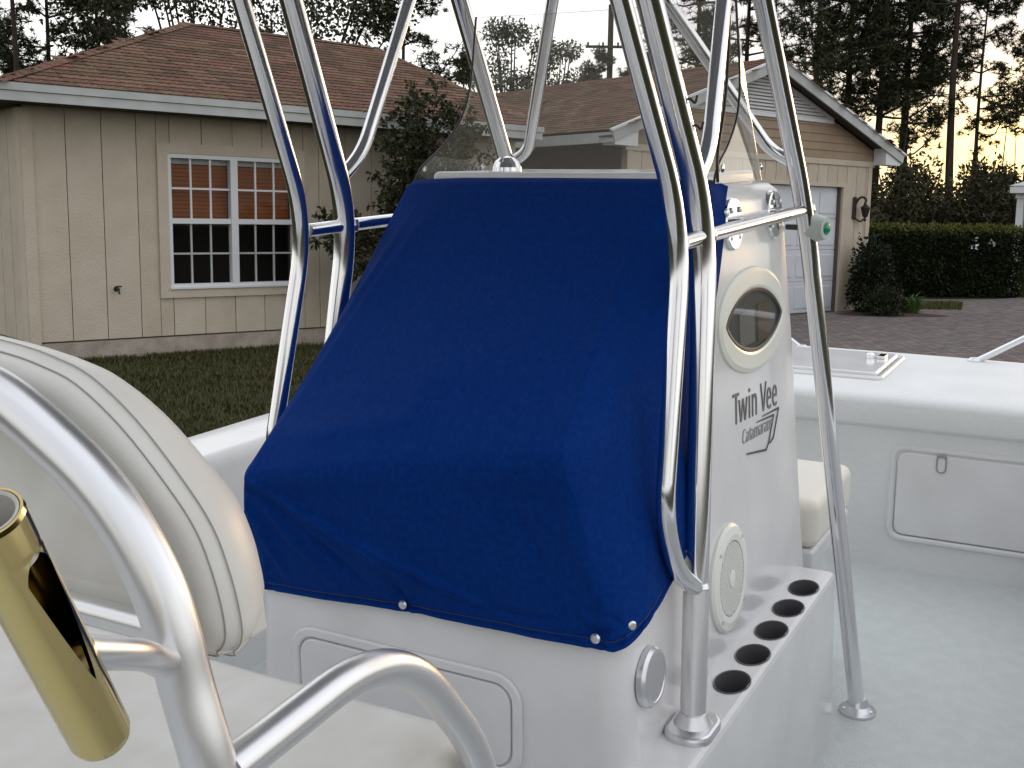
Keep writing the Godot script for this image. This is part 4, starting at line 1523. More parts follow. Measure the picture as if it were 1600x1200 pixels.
func console() -> void:
	var c := thing("console", "white centre console with porthole, speaker and cup holder ledge", "console", boat, Vector3(MID, 0, -2.2))
	var body := Mb.new()
	var loops := []
	for r in [[0.0, 0.0, 0.425, -1.565, -2.86], [0.2, 0.0, 0.415, -1.567, -2.80], [0.44, 0.0, 0.402, -1.57, -2.75], [0.66, 0.0, 0.388, -1.57, -2.72], [0.70, 0.0, 0.3855, -1.59, -2.715], [0.74, 0.0, 0.383, -1.615, -2.71], [1.0, 0.0, 0.3666, -1.80, -2.665], [1.28, 0.0, 0.349, -1.99, -2.615], [1.345, 0.002, 0.345, -2.035, -2.60], [1.368, 0.008, 0.344, -2.05, -2.595], [1.382, 0.022, 0.343, -2.055, -2.59], [1.388, 0.045, 0.343, -2.06, -2.585], [1.390, 0.10, 0.343, -2.06, -2.585]]:
		loops.append(console_ring(r[0], r[1], r[2], r[3], r[4]))
	body.loft(loops, true, false, true)
	var shell := part("shell", body, M.gel, c)
	# low coaming along the top under the windshield
	var co := Mb.new()
	co.rbox(Vector3(MID, 1.398, -2.30), Vector3(0.60, 0.03, 0.40), 0.012)
	part("top_flange", co, M.gel, c)
	# ledge with five holes
	var lx0 := wall_x(0.44) - 0.03
	var lx1 := MID + 0.492
	var z0 := -1.60
	var z1 := -2.655
	var top := 0.44
	var hx := MID + 0.4495
	var hr := 0.0385
	var zs := []
	for k in 5:
		zs.append(-1.975 - 0.1365 * k)
	var le := Mb.new()
	var ed := 0.012
	var x1 := lx1 - ed
	le.quad(Vector3(lx0, top, z0), Vector3(x1, top, z0), Vector3(x1, top, zs[0] + 0.058), Vector3(lx0, top, zs[0] + 0.058), Vector3.UP)
	for k in 5:
		var za: float = zs[k] + 0.058
		var zb: float = zs[k] - 0.058
		var nz: float = zs[k + 1] + 0.058 if k < 4 else z1
		le.quad(Vector3(lx0, top, zb), Vector3(x1, top, zb), Vector3(x1, top, nz), Vector3(lx0, top, nz), Vector3.UP)
		# the sheet round a hole, from the circle out to its rectangle
		for j in 32:
			var pts := []
			for e in 2:
				var a := TAU * (j + e) / 32.0
				var d := Vector2(cos(a), sin(a))
				var sx: float = ((x1 - hx) if d.x > 0.0 else (hx - lx0)) / maxf(absf(d.x), 1e-6)
				var sz: float = 0.058 / maxf(absf(d.y), 1e-6)
				var q := d * minf(sx, sz)
				pts.append([Vector3(hx + d.x * 0.034, top, zs[k] + d.y * 0.052), Vector3(hx + q.x, top, zs[k] + q.y)])
			le.quad(pts[0][0], pts[1][0], pts[1][1], pts[0][1], Vector3.UP)
			var oa: Vector3 = pts[0][1]
			var ob: Vector3 = pts[1][1]
			if absf(oa.x - ob.x) > 1e-5 and absf(oa.z - ob.z) > 1e-5:   # the corner of the rectangle between two rays
				le.tri(oa, ob, Vector3(x1 if (oa.x + ob.x) * 0.5 > hx else lx0, top, zs[k] + (0.058 if (oa.z + ob.z) * 0.5 > zs[k] else -0.058)), Vector3.UP)
	# rounded edge, outer side and ends
	var sec := [Vector2(x1, top), Vector2(lx1 - 0.0035, top - 0.0035), Vector2(lx1, top - ed), Vector2(lx1 + 0.012, 0.0)]
	for i in 3:
		var p: Vector2 = sec[i]
		var q: Vector2 = sec[i + 1]
		le.quad(Vector3(p.x, p.y, z0), Vector3(q.x, q.y, z0), Vector3(q.x, q.y, z1), Vector3(p.x, p.y, z1), Vector3(1, 0.5, 0))
	le.prism(PackedVector2Array([Vector2(lx0 - MID, 0), Vector2(lx1 + 0.012 - MID, 0), Vector2(lx1 - MID, top - ed), Vector2(x1 - MID, top), Vector2(lx0 - MID, top)]), Vector3(MID, 0, z1 - 0.002), Vector3(1, 0, 0), Vector3(0, 1, 0), 0.002)
	# the aft end rounds into the console
	var sweep := []
	for i in 9:
		var a := PI * 0.5 * i / 8.0
		var zz := z0 + 0.035 * sin(a)
		var inn := 0.10 * (1.0 - cos(a))
		var l := PackedVector3Array()
		for p in [Vector2(lx0, top), Vector2(x1, top), Vector2(lx1 - 0.0035, top - 0.0035), Vector2(lx1, top - ed), Vector2(lx1 + 0.012, 0.0)]:
			l.append(Vector3(maxf(p.x - inn, lx0), p.y - 0.004 * a if p.y > 0.1 else p.y, zz))
		sweep.append(l)
	le.grid(sweep, true)
	part("ledge", le, M.gel, c)
	for k in 5:
		var cu := Mb.new()
		cu.lathe([Vector2(hr + 0.0015, top + 0.0005), Vector2(hr + 0.0005, top + 0.0025), Vector2(hr - 0.002, top + 0.0015), Vector2(hr - 0.003, top - 0.01), Vector2(hr - 0.004, top - 0.085), Vector2(0.0, top - 0.087)].map(func(p): return Vector2(p.x, p.y)), Vector3(hx, 0, zs[k]), Basis.from_scale(Vector3(0.034 / hr, 1.0, 0.052 / hr)), 32)
		part("cup_holder", cu, M.cup, c)
	# porthole
	var wn := Vector3(cos(0.063), sin(0.063), 0)
	var wu := Vector3(-sin(0.063), cos(0.063), 0)
	var wf := Vector3(0, 0, -1)
	var pc := Vector3(wall_x(1.102), 1.102, -2.325)
	var oval := func(rx: float, ry: float, sharp: float, lift: float, tilt: float) -> PackedVector3Array:
		var o := PackedVector3Array()
		for j in 48:
			var a := TAU * j / 48.0
			var ca := cos(a)
			var sa := sin(a)
			var x := rx * ca
			var y := ry * signf(sa) * pow(absf(sa), sharp)
			var xx := x * cos(tilt) - y * sin(tilt)
			var yy := x * sin(tilt) + y * cos(tilt)
			o.append(pc + wf * xx + wu * yy + wn * lift)
		return o
	var pr := Mb.new()
	pr.loft([oval.call(0.240, 0.113, 0.95, 0.0, -0.05), oval.call(0.238, 0.111, 0.95, 0.005, -0.05), oval.call(0.228, 0.102, 0.95, 0.009, -0.05), oval.call(0.209, 0.074, 1.45, 0.009, -0.05), oval.call(0.201, 0.067, 1.5, 0.006, -0.05), oval.call(0.197, 0.064, 1.5, 0.004, -0.05)])
	var port := part("porthole", pr, M.ring, c)
	var gk := Mb.new()
	gk.loft([oval.call(0.203, 0.069, 1.5, 0.0065, -0.05), oval.call(0.200, 0.066, 1.5, 0.008, -0.05), oval.call(0.190, 0.060, 1.5, 0.0075, -0.05), oval.call(0.188, 0.059, 1.5, 0.005, -0.05)])
	part("gasket", gk, M.black, port)
	var bk := Mb.new()
	bk.loft([oval.call(0.198, 0.065, 1.5, 0.0015, -0.05)], false, false, true)
	part("backing", bk, M.grey, port)
	for k in 2:
		var lb := Mb.new()
		lb.box(pc + wf * [-0.055, 0.065][k] + wu * -0.012 + wn * 0.0035, Vector3(0.003, [0.070, 0.080][k], [0.10, 0.085][k]), Basis(wn, wu, wn.cross(wu)))
		part("inside_card", lb, [M.plastic, M.tan][k], port)
	var gl := Mb.new()
	gl.loft([oval.call(0.195, 0.063, 1.5, 0.006, -0.05)], false, false, true)
	part("glass", gl, M.dark_glass, port)
	# round speaker
	var sc := Vector3(wall_x(0.60), 0.60, -2.105)
	var sb := Basis(wf, wn, wf.cross(wn))
	var sp := Mb.new()
	sp.lathe([Vector2(0.112, 0.0), Vector2(0.112, 0.005), Vector2(0.106, 0.010), Vector2(0.09, 0.013), Vector2(0.078, 0.011), Vector2(0.078, 0.003), Vector2(0, 0.003)], sc, sb, 40)
	var speaker := part("speaker", sp, M.plastic, c)
	for k in 19:
		var o := (k - 9) * 0.0078
		var half := sqrt(maxf(0.075 * 0.075 - o * o, 0.0001))
		var sl := Mb.new()
		var dg := (wf * 0.88 + wu * 0.47).normalized()
		var dp := wn.cross(dg).normalized()
		sl.box(sc + dp * o + wn * 0.009, Vector3(half * 2.0, 0.004, 0.0036), Basis(dg, wn, dg.cross(wn)))
		part("grille_slat", sl, M.plastic, speaker)
	var hub := Mb.new()
	hub.lathe([Vector2(0.018, 0.006), Vector2(0.018, 0.012), Vector2(0.014, 0.013), Vector2(0, 0.0135)], sc, sb, 18)
	part("speaker_badge", hub, M.plastic, speaker)
	var dk := Mb.new()
	dk.lathe([Vector2(0.0775, 0.0036), Vector2(0.0, 0.0036)], sc, sb, 30)
	part("speaker_cone", dk, M.liner_dark, speaker)
	for k in 4:
		var sw := Mb.new()
		var a := PI * 0.25 + k * PI * 0.5
		sw.lathe([Vector2(0.004, 0.0), Vector2(0.004, 0.003), Vector2(0, 0.004)], sc + sb * Vector3(cos(a) * 0.098, 0.0105, sin(a) * 0.098), sb, 8)
		part("screw", sw, M.cast, speaker)
	# round access plate low on the wall
	var dc := Vector3(wall_x(0.575) + 0.001, 0.575, -1.665)
	var dm := Mb.new()
	dm.lathe([Vector2(0.052, 0.0), Vector2(0.052, 0.010), Vector2(0.048, 0.016), Vector2(0.042, 0.017), Vector2(0.040, 0.0155), Vector2(0, 0.0155)], dc, sb, 32)
	part("access_plate", dm, M.cast, c)
	# small panel door in the aft face
	var fr := Mb.new()
	ring(fr, Vector3(-1.093, 0.470, -1.5695), Vector3(1, 0, 0), Vector3(0, 1, 0), 0.506, 0.20, 0.055, 0.020, 0.007)
	part("panel_frame", fr, M.gel, c)
	var pd := Mb.new()
	plate(pd, Vector3(-1.093, 0.470, -1.5695), Vector3(1, 0, 0), Vector3(0, 1, 0), 0.461, 0.155, 0.035, 0.0065, 0.003)
	part("panel_door", pd, M.gel, c)
	lettering(c, wn, wu, wf)

func lettering(c: Node3D, wn: Vector3, wu: Vector3, wf: Vector3) -> void:
	var font := SystemFont.new()
	font.font_names = PackedStringArray(["Droid Sans"])
	var o := Vector3(wall_x(0.875), 0.875, -2.175) + wn * 0.0012
	var tb := Basis(wn, -0.06) * Basis(wf, wu, wn)
	for r in [["Twin Vee", -0.012, 0.004, 0.0040, 0.95, M.letters], ["Catamarans", 0.048, -0.036, 0.0019, 1.0, M.grey_ink]]:
		var tm := TextMesh.new()
		tm.text = r[0]
		tm.font = font
		tm.font_size = 22
		tm.pixel_size = r[3]
		tm.depth = 0.0008
		tm.horizontal_alignment = HORIZONTAL_ALIGNMENT_LEFT
		tm.vertical_alignment = VERTICAL_ALIGNMENT_BOTTOM
		tm.material = r[5]
		var shear := Basis(Vector3(r[4], 0, 0), Vector3(0.14, 1, 0), Vector3(0, 0, 1)) if r[1] > 0.0 else Basis(Vector3(r[4], 0, 0), Vector3(0, 1, 0), Vector3(0, 0, 1))
		piece("lettering", tm, Transform3D(tb * shear, o + wf * r[1] + wu * r[2]), c)
	# the two nested strokes of the emblem
	var em := Mb.new()
	for pl in [[Vector2(0.20, 0.005), Vector2(0.329, -0.002), Vector2(0.281, -0.061), Vector2(0.252, -0.067)], [Vector2(0.155, 0.001), Vector2(0.287, -0.010), Vector2(0.243, -0.064), Vector2(0.222, -0.076), Vector2(0.081, -0.052)]]:
		for i in pl.size() - 1:
			var a: Vector2 = pl[i]
			var b: Vector2 = pl[i + 1]
			var d := (b - a).normalized()
			var s := Vector2(-d.y, d.x)
			var w0 := 0.0008 if i == 0 else 0.0026
			var w1 := 0.0026 if i < pl.size() - 2 else 0.0018
			em.prism(PackedVector2Array([a - s * w0, b + d * 0.002 - s * w1, b + d * 0.002 + s * w1, a + s * w0]), o + wn * (0.0002 * i), wf, wu, 0.0008)
	part("emblem", em, M.ink, c)

# the canvas that covers wheel and dash
func cover() -> void:
	var cv := thing("console_cover", "blue canvas cover snapped over the console helm and dash", "cover", boat, Vector3(MID, 0.66, -1.57))
	var P := [
		[Vector3(-1.385, 1.385, -2.20), Vector3(-1.37, 1.398, -2.145), Vector3(-1.27, 1.402, -2.14), Vector3(-1.04, 1.403, -2.14), Vector3(-0.82, 1.402, -2.14), Vector3(-0.725, 1.398, -2.145), Vector3(-0.702, 1.385, -2.18)],
		[Vector3(-1.399, 1.345, -2.17), Vector3(-1.385, 1.392, -2.085), Vector3(-1.27, 1.398, -2.078), Vector3(-1.04, 1.399, -2.076), Vector3(-0.82, 1.398, -2.078), Vector3(-0.712, 1.393, -2.09), Vector3(-0.697, 1.345, -2.15)],
		[Vector3(-1.402, 1.31, -2.13), Vector3(-1.388, 1.365, -2.050), Vector3(-1.275, 1.372, -2.036), Vector3(-1.04, 1.374, -2.034), Vector3(-0.815, 1.372, -2.036), Vector3(-0.708, 1.366, -2.060), Vector3(-0.692, 1.31, -2.14)],
		[Vector3(-1.410, 1.19, -2.02), Vector3(-1.400, 1.20, -1.905), Vector3(-1.31, 1.2, -1.83), Vector3(-1.04, 1.21, -1.815), Vector3(-0.785, 1.215, -1.82), Vector3(-0.690, 1.2, -1.95), Vector3(-0.684, 1.19, -2.08)],
		[Vector3(-1.425, 1.02, -1.88), Vector3(-1.415, 1.03, -1.745), Vector3(-1.34, 1.03, -1.645), Vector3(-1.04, 1.07, -1.595), Vector3(-0.750, 1.095, -1.625), Vector3(-0.676, 1.07, -1.855), Vector3(-0.671, 1.06, -1.98)],
		[Vector3(-1.435, 0.88, -1.75), Vector3(-1.420, 0.885, -1.60), Vector3(-1.364, 0.888, -1.492), Vector3(-1.04, 0.955, -1.490), Vector3(-0.726, 1.006, -1.484), Vector3(-0.664, 0.965, -1.77), Vector3(-0.660, 0.95, -1.94)],
		[Vector3(-1.448, 0.82, -1.73), Vector3(-1.452, 0.82, -1.59), Vector3(-1.385, 0.825, -1.512), Vector3(-1.04, 0.87, -1.495), Vector3(-0.712, 0.915, -1.507), Vector3(-0.652, 0.89, -1.725), Vector3(-0.650, 0.89, -1.89)],
		[Vector3(-1.462, 0.74, -1.71), Vector3(-1.478, 0.745, -1.595), Vector3(-1.41, 0.752, -1.530), Vector3(-1.04, 0.77, -1.522), Vector3(-0.690, 0.80, -1.532), Vector3(-0.644, 0.80, -1.655), Vector3(-0.642, 0.82, -1.86)],
		[Vector3(-1.456, 0.64, -1.68), Vector3(-1.452, 0.632, -1.588), Vector3(-1.40, 0.632, -1.560), Vector3(-1.04, 0.655, -1.560), Vector3(-0.668, 0.664, -1.556), Vector3(-0.637, 0.69, -1.62), Vector3(-0.636, 0.755, -1.80)],
	]
	var nu := 42
	var nv := 24
	var rows := []
	var crumple := noise(7.0, FastNoiseLite.TYPE_SIMPLEX_SMOOTH, 3, 17)
	for i in P.size() - 1:
		for b in nv + (1 if i == P.size() - 2 else 0):
			var f := float(b) / nv
			var line := []
			for j in 7:
				var p0: Vector3 = P[maxi(i - 1, 0)][j]
				var p3: Vector3 = P[mini(i + 2, P.size() - 1)][j]
				var cu := (P[i][j] as Vector3).cubic_interpolate(P[i + 1][j], p0, p3, f)
				line.append(cu.lerp((P[i][j] as Vector3).lerp(P[i + 1][j], f), 0.35))
			var r := PackedVector3Array()
			for j in 6:
				for a in nu + (1 if j == 5 else 0):
					var g := float(a) / nu
					var q0: Vector3 = line[maxi(j - 1, 0)]
					var q3: Vector3 = line[mini(j + 2, 6)]
					var cu := (line[j] as Vector3).cubic_interpolate(line[j + 1], q0, q3, g)
					r.append(cu.lerp((line[j] as Vector3).lerp(line[j + 1], g), 0.72))
			rows.append(r)
	# pulls and creases, pushed out along the view of the cloth
	for i in rows.size():
		for j in (rows[i] as PackedVector3Array).size():
			var p: Vector3 = rows[i][j]
			var k := smoothstep(1.38, 1.2, p.y) * 0.007 + smoothstep(0.95, 0.75, p.y) * 0.007
			var off := crumple.get_noise_3d(p.x * 0.45, p.y * 0.30, p.z * 0.4) * k
			for cr in [[Vector2(-1.39, 0.885), Vector2(-0.98, 0.69), 0.012, 0.012], [Vector2(-1.36, 0.85), Vector2(-1.10, 0.66), 0.010, -0.008], [Vector2(-1.38, 0.85), Vector2(-1.20, 0.66), 0.012, 0.010], [Vector2(-1.41, 0.86), Vector2(-1.33, 0.66), 0.012, 0.010], [Vector2(-1.44, 0.86), Vector2(-1.40, 0.67), 0.011, -0.008], [Vector2(-1.20, 0.80), Vector2(-0.84, 0.675), 0.010, 0.009], [Vector2(-1.10, 0.72), Vector2(-1.06, 0.665), 0.010, -0.007], [Vector2(-0.745, 0.99), Vector2(-0.685, 0.70), 0.014, 0.008], [Vector2(-0.83, 0.93), Vector2(-0.74, 0.69), 0.020, -0.006], [Vector2(-0.80, 1.36), Vector2(-0.735, 1.03), 0.025, 0.007], [Vector2(-1.33, 1.34), Vector2(-1.38, 0.95), 0.020, 0.006], [Vector2(-0.72, 1.34), Vector2(-0.70, 0.80), 0.012, 0.006], [Vector2(-1.36, 0.94), Vector2(-1.0, 1.02), 0.025, 0.006], [Vector2(-0.95, 0.69), Vector2(-0.72, 0.70), 0.008, -0.004]]:
				var a: Vector2 = cr[0]
				var b: Vector2 = cr[1]
				var q := Vector2(p.x, p.y)
				var t := clampf((q - a).dot(b - a) / (b - a).length_squared(), 0.0, 1.0)
				var d := q.distance_to(a.lerp(b, t)) * 1.35 + 0.002 * sin(q.x * 90.0 + q.y * 60.0)
				off += 1.5 * cr[3] * exp(-pow(d / cr[2], 2.0)) * (sin(PI * clampf(t, 0.06, 0.94)))
			for sn in [Vector2(-1.072, 0.665), Vector2(-0.695, 0.682), Vector2(-0.650, 0.698), Vector2(-1.40, 0.66)]:
				var ds := Vector2(p.x, p.y).distance_to(sn)
				var an := atan2(p.y - sn.y, p.x - sn.x)
				off += exp(-pow(ds / 0.055, 2.0)) * (0.0035 * sin(an * 7.0) * smoothstep(0.0, 0.02, ds) - 0.003)
			rows[i][j] = p + Vector3(0.0, 0.15, 1.0) * off * (1.0 if p.z > -2.03 else 0.0)
	var m := Mb.new()
	m.grid(rows, true, 0.1)
	part("canvas", m, M.canvas, cv)
	# rolled hem
	var hem := Mb.new()
	var hp: PackedVector3Array = rows[-1]
	hem.tube(hp, 0.0045, 7)
	part("hem", hem, M.canvas, cv)
	var seam := Mb.new()
	var sp := PackedVector3Array()
	var up: PackedVector3Array = rows[-4]
	for j in up.size():
		sp.append(up[j] + Vector3(0.0005, 0, 0.0008))
	seam.tube(sp, 0.0005, 5)
	part("hem_stitching", seam, M.ink, cv)
	for s in [[Vector3(-1.072, 0.665, -1.552), Vector3(0, 0.1, 1)], [Vector3(-0.695, 0.682, -1.548), Vector3(0.1, 0.1, 1)], [Vector3(-0.650, 0.698, -1.588), Vector3(0.8, 0.0, 0.55)], [Vector3(-0.694, 1.335, -2.145), Vector3(0.9, 0.1, 0.3)]]:
		var sn := Mb.new()
		sn.lathe([Vector2(0.0085, 0.0), Vector2(0.0085, 0.003), Vector2(0.006, 0.006), Vector2(0, 0.0068)], s[0], axis(s[1]), 14)
		part("snap", sn, M.cast, cv)

func windshield() -> void:
	var w := thing("windshield", "smoke tinted wraparound acrylic windshield standing on the console top", "windshield", boat, Vector3(MID, 1.395, -2.3))
	var hs := [0.0, 0.06, 0.12, 0.2, 0.33, 0.45, 0.56, 0.7, 0.88, 1.0]
	var gap := [1.0, 0.93, 0.82, 0.64, 0.42, 0.29, 0.21, 0.14, 0.07, 0.02]
	var rows := []
	for i in hs.size():
		var h: float = hs[i]
		var hw := lerpf(0.338, 0.301, h)
		var y := lerpf(1.392, 1.757, h)
		var zf := lerpf(-2.455, -2.315, h)
		var za: float = zf + 0.36 * gap[i]
		var left := []
		for k in 7:
			left.append(Vector3(-hw - 0.004 * (1.0 - k / 6.0), y, lerpf(za, zf + minf(0.03, 0.3 * (za - zf)), k / 6.0)))
		for k in 6:
			var a := PI * 0.5 * (k + 1) / 6.0
			var r := minf(0.03, 0.3 * (za - zf))
			left.append(Vector3(-hw + r - r * cos(a), y, zf + r - r * sin(a)))
		var r2 := PackedVector3Array()
		for p in left:
			r2.append(p + Vector3(MID, 0, 0))
		for k in range(1, 12):
			var x := lerpf(left[-1].x, -left[-1].x, k / 12.0)
			r2.append(Vector3(MID + x, y, zf - 0.03 * (1.0 - pow(x / hw, 2.0))))
		left.reverse()
		for p in left:
			r2.append(Vector3(MID - p.x, p.y, p.z))
		rows.append(r2)
	var m := Mb.new()
	m.grid(rows, true)
	part("pane", m, M.smoke, w)
	for side in 2:
		var e := PackedVector3Array()
		for r in rows:
			e.append(r[0] if side == 0 else r[r.size() - 1])
		var t := Mb.new()
		t.tube(curve(Array(e), 3), 0.0026, 6)
		part("edge_trim", t, M.black, w)
	var te := Mb.new()
	te.tube(rows[-1], 0.0011, 6)
	part("top_edge", te, M.smoke, w)
	for s in [-1.0, 1.0]:
		for z in [-2.14, -2.40]:
			var sc := Mb.new()
			sc.lathe([Vector2(0.008, 0), Vector2(0.008, 0.003), Vector2(0, 0.005)], Vector3(MID + s * 0.342, 1.42, z), axis(Vector3(s, 0, 0)), 10)
			part("screw", sc, M.chrome, w)

func t_top() -> void:
	var t := thing("t_top_frame", "polished aluminium pipe frame bolted round the console", "frame", boat, Vector3(MID, 0, -2.3))
	var R := 0.019
	for s in [-1.0, 1.0]:
		var q := func(x: float, y: float, z: float) -> Vector3: return Vector3(MID + s * x, y, z)
		var leg := Mb.new()
		leg.tube(fillet([q.call(0.444, 0.44, -1.765), q.call(0.389, 1.325, -1.915), q.call(0.313, 2.05, -1.538)], 0.12), 0.0220, 26)
		part("leg", leg, M.pipe, t)
		var twin := Mb.new()
		twin.tube(fillet([q.call(0.430, 0.690, -1.806), q.call(0.424, 0.75, -1.715), q.call(0.417, 0.86, -1.668), q.call(0.395, 1.320, -1.782), q.call(0.317, 2.05, -1.402)], 0.12), 0.0165, 22)
		part("leg", twin, M.pipe, t)
		var weld := Mb.new()
		weld.lathe([Vector2(0.0, -0.03), Vector2(0.019, -0.022), Vector2(0.0245, 0.0), Vector2(0.019, 0.022), Vector2(0, 0.03)], q.call(0.4285, 0.692, -1.808), axis(q.call(0.389, 1.325, -1.915) - q.call(0.444, 0.44, -1.765)), 16)
		part("weld_collar", weld, M.cast, t)
		var sleeve := Mb.new()
		sleeve.tube(PackedVector3Array([q.call(0.444, 0.442, -1.765), q.call(0.4285, 0.690, -1.807)]), 0.0235, 24)
		part("leg_sleeve", sleeve, M.satin, t)
		var fl := Mb.new()
		plate(fl, q.call(0.445, 0.4402, -1.762), Vector3(1, 0, 0), Vector3(0, 0, -1), 0.086, 0.118, 0.036, 0.014, 0.006)
		fl.lathe([Vector2(0.036, 0.012), Vector2(0.028, 0.026), Vector2(0.0235, 0.034), Vector2(0, 0.034)], q.call(0.444, 0.4402, -1.765), Basis.IDENTITY, 20)
		part("foot_plate", fl, M.cast, t)
		var front := Mb.new()
		front.tube(fillet([q.call(0.534, 0.0, -2.828), q.call(0.380, 1.305, -2.656), q.call(0.334, 2.05, -2.132)], 0.14), 0.0205, 24)
		part("leg", front, M.pipe, t)
		var ff := Mb.new()
		ff.lathe([Vector2(0.048, 0.0), Vector2(0.048, 0.006), Vector2(0.042, 0.012), Vector2(0.030, 0.022), Vector2(0.021, 0.040), Vector2(0, 0.04)], q.call(0.534, 0.0005, -2.828), Basis.IDENTITY, 24)
		for k in 3:
			var a := TAU * k / 3.0 + 0.4
			ff.lathe([Vector2(0.006, 0.008), Vector2(0.006, 0.016), Vector2(0, 0.018)], q.call(0.534, 0.0005, -2.828) + Vector3(cos(a) * 0.039, 0, sin(a) * 0.039), Basis.IDENTITY, 8)
		part("foot_plate", ff, M.cast, t)
		# side rail through the three legs
		var rail := Mb.new()
		rail.tube(PackedVector3Array([q.call(0.394, 1.3025, -1.785), q.call(0.389, 1.306, -1.915), q.call(0.380, 1.318, -2.655)]), 0.0135, 18)
		part("side_rail", rail, M.pipe, t)
		for jt in [[q.call(0.389, 1.306, -1.915), 0.026], [q.call(0.380, 1.318, -2.655), 0.024]]:
			var jb := Mb.new()
			jb.lathe([Vector2(0.0, -0.02), Vector2(0.0192, -0.012), Vector2(0.0215, 0.0), Vector2(0.0192, 0.012), Vector2(0, 0.02)], jt[0], Basis.IDENTITY, 16)
			part("weld_bead", jb, M.cast, t)
		# braces
		var b1 := Mb.new()
		b1.tube(fillet([q.call(0.381, 1.402, -1.880), q.call(0.378, 1.455, -1.955), q.call(0.327, 2.05, -2.232)], 0.06), 0.0145, 18)
		part("brace", b1, M.pipe, t)
		var b2 := Mb.new()
		b2.tube(fillet([q.call(0.372, 1.425, -2.580), q.call(0.312, 1.455, -2.572), q.call(-0.02, 2.05, -2.158)], 0.07), 0.0145, 18)
		part("brace", b2, M.pipe, t)
		var topr := Mb.new()
		topr.tube(PackedVector3Array([q.call(0.317, 2.05, -1.30), q.call(0.330, 2.05, -2.30)]), R, 16)
		part("top_rail", topr, M.pipe, t)
		# round flanges that hold the frame to the console wall
		for z in [-2.195, -2.49]:
			var y: float = 1.306 + (z + 1.915) * -0.0162
			var wx: float = 0.402 - 0.0632 * (y - 0.44)
			var fg := Mb.new()
			fg.lathe([Vector2(0.053, -0.004), Vector2(0.053, 0.006), Vector2(0.050, 0.009), Vector2(0, 0.009)], q.call(wx, y, z), axis(Vector3(s, 0.063, 0)), 30)
			fg.tube(PackedVector3Array([q.call(wx, y, z), q.call(0.385, y, z)]), 0.012, 12)
			var flange := part("wall_flange", fg, M.chrome, t)
			for k in 4:
				var a := PI * 0.25 + PI * 0.5 * k
				var sc := Mb.new()
				sc.lathe([Vector2(0.006, 0.008), Vector2(0.006, 0.011), Vector2(0, 0.013)], q.call(wx, y + sin(a) * 0.038, z + cos(a) * 0.038), axis(Vector3(s, 0.063, 0)), 10)
				part("screw", sc, M.cast, flange)
	var top := Mb.new()
	top.rbox(Vector3(MID, 2.10, -1.85), Vector3(1.56, 0.05, 1.85), 0.024)
	part("canopy", top, M.awning, t)
	# black hooks on the starboard twin leg
	for k in 2:
		var o := Vector3(MID + 0.382 + k * 0.004, 1.535 - k * 0.042, -1.806 - k * 0.022)
		var hk := Mb.new()
		hk.tube(curve([o, o + Vector3(0.010, 0.002, -0.006), o + Vector3(0.017, -0.004, -0.010), o + Vector3(0.020, 0.008, -0.012)], 4), 0.0022, 7)
		hk.box(o, Vector3(0.008, 0.012, 0.008))
		part("hook", hk, M.black, t)

